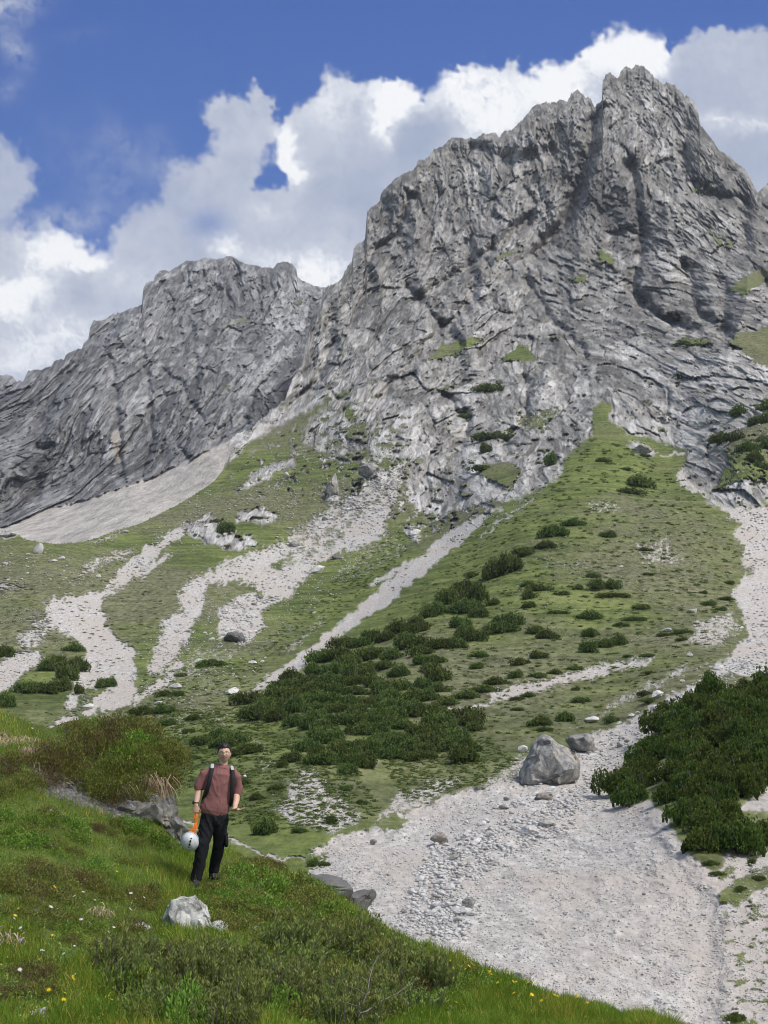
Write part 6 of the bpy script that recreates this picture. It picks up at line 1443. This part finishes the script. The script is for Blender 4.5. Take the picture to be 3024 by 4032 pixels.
def fold(V, cx, amp, seed, fz=9, fx_=14):
    """cloth folds: shallow diagonal ripples"""
    n = V - np.array(cx); n[:, 2] = 0; n /= np.linalg.norm(n, axis=1, keepdims=True) + 1e-9
    a = np.arctan2(n[:, 1], n[:, 0])
    r = ridged(a * 1.0 + V[:, 2] * 1.2, V[:, 2] * fz * .55 - V[:, 0] * 7 * np.sign(V[:, 0] - cx[0]), 2, seed) - .35 + .9 * fbm(V[:, 0] * fx_ * .6, V[:, 2] * fx_ * .5, 3, seed + 3)
    return V + n * (amp * r)[:, None]
def cloth(name, parts, mat, vox, amp, cx, seed, cut=None):
    V, F = fuse(parts, vox, 2); V = fold(V, cx, amp, seed)
    o = mesh_obj(name, V, F, mat, person); return o
mc = NT("mauve_cotton", .95, .1); cn_ = mc.noise(mc.obj(), 260, 2); mc.color(mc.ramp(cn_, [(.3, (.225, .105, .100)), (.7, (.290, .142, .136))])); mc.bump(cn_, .3, .002)
cloth("t_shirt", [loft([(.205, .02, 1.485), (.20, .012, 1.455)], [.080, .125], [.066, .085]),
                  loft([(.195, .01, 1.455), (.185, 0, 1.38), (.165, -.005, 1.25), (.143, -.005, 1.10), (.122, -.005, .975), (.112, -.005, .93)], [.155, .196, .188, .182, .190, .188], [.075, .115, .125, .124, .134, .130]),
                  loft([(.06, .008, 1.430), (-.030, .005, 1.385), (-.078, .005, 1.28), (-.092, .0, 1.225)], [.055, .066, .066, .062], [.06, .068, .064, .060]),
                  loft([(.33, .008, 1.425), (.388, .005, 1.35), (.408, .018, 1.23), (.400, .012, 1.135)], [.055, .062, .060, .058], [.06, .066, .062, .058])], mc.m, .0075, .009, (.15, 0, 1.2), 700)
nk = NT("ribbed_collar", .9); nk.color((.21, .088, .086))
def ring(c, rx, ry, r, tilt=0, k=28):
    pts = [];
    for i in range(k + 1):
        a = 2 * math.pi * i / k; pts.append((c[0] + math.cos(a) * rx, c[1] + math.sin(a) * ry, c[2] + math.sin(a) * tilt))
    return tube_chain(pts, [r] * (k + 1), 6)
v, f = ring((.208, .012, 1.492), .066, .062, .009, .028); mesh_obj("collar", v, f, nk.m, person)
for c_, a_ in (((-.094, -.001, 1.208), .060), ((.399, .012, 1.118), .056)):
    v, f = ring(c_, a_, a_, .006); mesh_obj("cuff", v, f, nk.m, person)
mk_ = NT("black_trouser_cloth", .85, .2); kn = mk_.noise(mk_.obj(), 90, 3); mk_.color(mk_.ramp(kn, [(.3, (.010, .011, .014)), (.7, (.024, .025, .030))])); mk_.bump(kn, .3, .003)
cloth("trousers", [loft([(.118, 0, 1.03), (.118, 0, .94), (.12, 0, .86), (.12, 0, .80)], [.152, .162, .176, .172], [.10, .108, .118, .11]),
                   loft([(.050, 0, .88), (.025, -.01, .72), (-.025, -.028, .52), (-.045, -.01, .36), (-.072, .02, .19), (-.085, .03, .09)], [.100, .100, .084, .080, .074, .070], [.105, .104, .088, .084, .080, .078]),
                   loft([(.195, 0, .88), (.195, .03, .72), (.190, .08, .53), (.168, .15, .38), (.140, .22, .25), (.128, .24, .17)], [.098, .098, .080, .076, .070, .066], [.105, .104, .086, .082, .078, .074])], mk_.m, .0075, .017, (.11, 0, .6), 720)
for (pts, rx, ry) in (([(.27, .035, .64), (.278, .05, .50)], .028, .07), ([(-.075, -.03, .66), (-.088, -.035, .52)], .024, .06)):
    V, F = loft(pts, [rx, rx], [ry, ry], 14); mesh_obj("cargo_pocket", np.array(V), F, mk_.m, person)
mb_ = NT("boot_leather", .7, .3); mb_.color((.035, .036, .038)); msl = NT("boot_sole", .8); msl.color((.012, .012, .012))
for (x, y, z, a) in ((-.085, .02, 0.0, .15), (.125, .24, .07, -.25)):
    c, q = math.cos(a), math.sin(a)
    def tr(p): return (x + p[0] * c + p[1] * q, y - p[0] * q + p[1] * c, z + p[2])
    V, F = fuse([loft([tr((0, .03, .14)), tr((0, .025, .09)), tr((0, .02, .05))], [.048, .048, .046], [.055, .056, .055]), loft([tr((0, .07, .045)), tr((0, -.02, .05)), tr((0, -.10, .036)), tr((0, -.165, .028))], [.042, .046, .050, .038], [.046, .046, .034, .026], xdir=(1, 0, 0))], .007, 2)
    b = mesh_obj("boot", V, F, mb_.m, person)
    V, F = loft([tr((0, .10, .008)), tr((0, 0, .008)), tr((0, -.11, .008)), tr((0, -.18, .012))], [.040, .046, .052, .036], [.014, .014, .014, .012]); mesh_obj("sole", np.array(V), F, msl.m, b)
# hair
mh = NT("black_hair", .55, .4); hn = mh.noise(mh.map(mh.obj(), (90, 90, 20)), 1, 3); mh.color(mh.ramp(hn, [(.3, (.006, .005, .005)), (.7, (.022, .018, .016))])); mh.bump(hn, .6, .004)
V = hV.copy(); dn = V / np.array([.082, .098, .118]); line = .50 - .25 * np.cos(dn[:, 0] * 5) * 0 - .50 * sst(-.55, .3, dn[:, 1]) - .75 * sst(.2, .9, dn[:, 1]) - .55 * sst(.70, .95, np.abs(dn[:, 0])) * sst(-.75, -.1, dn[:, 1])
keep = dn[:, 2] > line - .10 * pn(dn[:, 0] * 6, dn[:, 1] * 6, 3)
r_h = 1.012 + .085 * sst(0, .32, dn[:, 2] - line) * sst(-.1, .5, dn[:, 2]) + .10 * sst(0, .3, dn[:, 2] - line) * ridged(dn[:, 0] * 3 + dn[:, 2], dn[:, 1] * 2.5, 3, 730)
V = V * np.where(keep, r_h, .93)[:, None]; V[:, 2] += np.where(keep, .006, 0)
V[:, 1] -= np.where(keep & (dn[:, 1] < -.3), .003, 0)
V, F = fuse([(V, hF)], .0042, 1)
mesh_obj("hair", V @ RH.T + HC, F, mh.m, person)
# eyes, glasses, watch
me_ = NT("dark_eye", .2, .5); me_.color((.012, .009, .008)); mew = NT("eye_white", .3, .4); mew.color((.65, .62, .58))
mgl = NT("wire_frame", .35, .5); mgl.color((.10, .085, .07)); mgl.b.inputs['Metallic'].default_value = .8
for s_ in (-1, 1):
    c = hp(s_ * .028, -.083, .006); bm = bmesh.new(); bmesh.ops.create_uvsphere(bm, u_segments=14, v_segments=10, radius=1.0)
    vv = np.array([q.co[:] for q in bm.verts]); ff = [tuple(q.index for q in f_.verts) for f_ in bm.faces]; bm.free()
    ew = mesh_obj("eye", vv * np.array([.0125, .007, .0055]) + c, ff, mew.m, person); mesh_obj("iris", vv * np.array([.0065, .006, .0055]) + c + np.array([0, -.0025, 0]), ff, me_.m, ew)
gV = []
for s_ in (-1, 1):
    pts = [hp(s_ * .030 + .0235 * math.cos(a), -.106, .002 + .0185 * math.sin(a)) for a in np.linspace(0, 2 * math.pi, 25)]; gV.append(tube_chain(pts, [.0013] * 25, 5)); gV.append(tube_chain([hp(s_ * .053, -.104, .008), hp(s_ * .074, -.06, .008), hp(s_ * .080, .0, .010)], [.0013] * 3, 5))
gV.append(tube_chain([hp(-.0065, -.107, .006), hp(0, -.110, .009), hp(.0065, -.107, .006)], [.0013] * 3, 5)); v, f = join(gV); mesh_obj("glasses", v, f, mgl.m, person)
v, f = ring((LW[0] + .002, LW[1] + .006, LW[2] + .035), .031, .027, .006); w_ = mesh_obj("watch", v, f, me_.m, person)
V, F = loft([(LW[0] - .034, LW[1] - .004, LW[2] + .052), (LW[0] - .034, LW[1] - .004, LW[2] + .018)], [.010, .010], [.017, .017], 14); mesh_obj("watch_face", np.array(V), F, me_.m, w_)

# backpack: pack behind, two straps over the shoulders with pale reflective patches
pk = bpy.data.objects.new("backpack", None); COL.objects.link(pk); pk.location = person.location; pk.scale = person.scale; pk.rotation_euler = person.rotation_euler
tag(pk, "black backpack with grey shoulder straps worn by the hiker", "backpack")
mp = NT("black_nylon", .7, .3); pn_ = mp.noise(mp.obj(), 120, 2); mp.color(mp.ramp(pn_, [(.3, (.010, .010, .012)), (.7, (.022, .022, .026))])); mg_ = NT("pale_strap_patch", .4, .5); mg_.color((.50, .55, .58))
V, F = fuse([loft([(.185, .20, 1.47), (.18, .21, 1.38), (.165, .215, 1.2), (.15, .21, 1.03), (.145, .20, .97)], [.10, .135, .15, .15, .12], [.05, .085, .10, .10, .07])], .01, 2); mesh_obj("pack", V, F, mp.m, pk)
def strap(pts, w, t, name, mat, par):
    V, F = loft(pts, [w] * len(pts), [t] * len(pts), 12); return mesh_obj(name, np.array(V), F, mat, par)
s1 = strap([(.085, .13, 1.44), (.078, .06, 1.505), (.070, -.03, 1.50), (.062, -.105, 1.43), (.045, -.132, 1.35), (.028, -.138, 1.25), (.000, -.115, 1.16), (-.025, -.05, 1.08), (-.040, .06, 1.02)], .027, .010, "shoulder_strap", mp.m, pk)
s2 = strap([(.300, .13, 1.42), (.312, .06, 1.485), (.322, -.03, 1.475), (.333, -.105, 1.40), (.335, -.130, 1.32), (.330, -.135, 1.22), (.326, -.128, 1.12), (.322, -.09, 1.03), (.300, .04, .98)], .027, .010, "shoulder_strap", mp.m, pk)
strap([(.074, -.006, 1.519), (.070, -.045, 1.508), (.066, -.088, 1.468)], .022, .006, "patch", mg_.m, s1); strap([(.318, -.008, 1.494), (.322, -.045, 1.482), (.328, -.085, 1.445)], .020, .006, "patch", mg_.m, s2)
strap([(.010, -.10, 1.16), (-.028, -.02, 1.06), (-.045, .05, 1.0)], .010, .006, "webbing", mp.m, s1)

# climbing helmet hanging from the right hand by its orange straps
hl = bpy.data.objects.new("climbing_helmet", None); COL.objects.link(hl); hl.location = person.location; hl.scale = person.scale; hl.rotation_euler = person.rotation_euler
tag(hl, "light grey climbing helmet with black vents dangling on orange straps from the hiker's hand", "helmet")
mhs = NT("helmet_shell", .32, .5); mhs.color((.62, .66, .70)); mor = NT("orange_webbing", .8); mor.color((.90, .20, .02)); mbk = NT("helmet_black", .6); mbk.color((.012, .012, .013))
hc = np.array([-.180, -.13, .550])
bm = bmesh.new(); bmesh.ops.create_uvsphere(bm, u_segments=64, v_segments=40, radius=1.0); vv = np.array([q.co[:] for q in bm.verts]); ff = [tuple(q.index for q in f_.verts) for f_ in bm.faces]; bm.free()
x, y, z = vv.T; R0 = np.stack([x * .106, y * .122, z * .098], 1); R0[:, 2] = np.where(z < -.25, -.25 * .105 + (z + .25) * .105 * .18, R0[:, 2]); rim_ = np.exp(-((z + .28) / .10) ** 2); R0[:, :2] *= (1 + .05 * rim_)[:, None]
R0 *= (1 + .012 * np.cos(x * 9) * sst(0, .8, z))[:, None]
def hrot(V):
    a = math.radians(118); V = np.stack([V[:, 0], V[:, 1] * math.cos(a) - V[:, 2] * math.sin(a), V[:, 1] * math.sin(a) + V[:, 2] * math.cos(a)], 1)
    b = math.radians(-24); V = np.stack([V[:, 0] * math.cos(b) + V[:, 2] * math.sin(b), V[:, 1], -V[:, 0] * math.sin(b) + V[:, 2] * math.cos(b)], 1); return V + hc
sh = mesh_obj("shell", hrot(R0), ff, mhs.m, hl)
SHV = hrot(R0)
def decal(dx, dz, sx, sz, name, mat):
    """a small oval set on the camera side of the shell"""
    q = SHV[SHV[:, 1] < hc[1]]; k = np.argsort((q[:, 0] - hc[0] - dx) ** 2 + (q[:, 2] - hc[2] - dz) ** 2)[:6]; c = q[k].mean(0); n = c - hc - np.array([0, .03, 0]); n /= np.linalg.norm(n)
    up = np.array([.22, 0, 1.0]); up -= n * (up @ n); up /= np.linalg.norm(up); rt = np.cross(up, n)
    V = np.array([c + n * .005] + [c + n * .0035 + rt * sx * math.cos(a) + up * sz * math.sin(a) for a in np.linspace(0, 2 * math.pi, 16, endpoint=False)]); F = [(0, 1 + i, 1 + (i + 1) % 16) for i in range(16)]
    mesh_obj(name, V, F, mat, hl)
for dx, dz, sx, sz in ((.012, .045, .010, .009), (.002, .012, .012, .017), (-.006, -.026, .012, .015), (-.016, -.058, .010, .009)): decal(dx, dz, sx, sz, "vent", mbk.m)
v, f = ring((0, 0, -.026), .112, .128, .005, 0, 40); mesh_obj("rim", hrot(v), f, mg_.m, hl)
decal(-.062, .012, .006, .004, "emblem", mbk.m)
v, f = ring((hc[0] + .01, hc[1] + .045, hc[2] + .052), .088, .045, .007, -.03); mesh_obj("rim_padding", v, f, mbk.m, hl)
HH = LW + np.array([.012, -.005, -.105])
for pts, w in (([HH + [0, 0, .03], HH + [-.008, -.01, -.05], HH + [-.004, -.015, -.115]], .009), ([HH + [-.012, .01, .01], HH + [-.026, .0, -.04], HH + [-.010, -.01, -.11]], .007), ([HH + [.012, 0, 0], HH + [.020, -.01, -.06], HH + [.004, -.015, -.12]], .007),
               ([HH + [-.004, -.015, -.10], HH + [-.03, -.02, -.17], hc + [-.055, -.01, .080]], .009), ([HH + [-.004, -.015, -.10], HH + [.006, -.02, -.17], hc + [.045, -.02, .105]], .010), ([HH + [-.002, -.015, -.10], HH + [-.01, -.02, -.17], hc + [-.005, -.01, .100]], .007)):
    V, F = loft(pts, [w] * 3, [.004] * 3, 10); mesh_obj("strap", np.array(V), F, mor.m, hl)
# ---------------------------------------------------------------- the air between
def haze():
    bm = bmesh.new(); bmesh.ops.create_cube(bm, size=1.0)
    me = bpy.data.meshes.new("haze"); bm.to_mesh(me); bm.free()
    o = bpy.data.objects.new("haze", me); COL.objects.link(o); o.scale = (5200, 2750, 1100); o.location = (0, 600, 480)
    m = bpy.data.materials.new("mountain_air"); m.use_nodes = True; t = m.node_tree; t.nodes.clear()
    v = t.nodes.new('ShaderNodeVolumePrincipled'); out = t.nodes.new('ShaderNodeOutputMaterial'); t.links.new(v.outputs[0], out.inputs['Volume'])
    v.inputs['Color'].default_value = (.80, .88, 1.0, 1); v.inputs['Density'].default_value = 0.00010; v.inputs['Anisotropy'].default_value = .1
    me.materials.append(m); tag(o, kind='stuff')
haze()
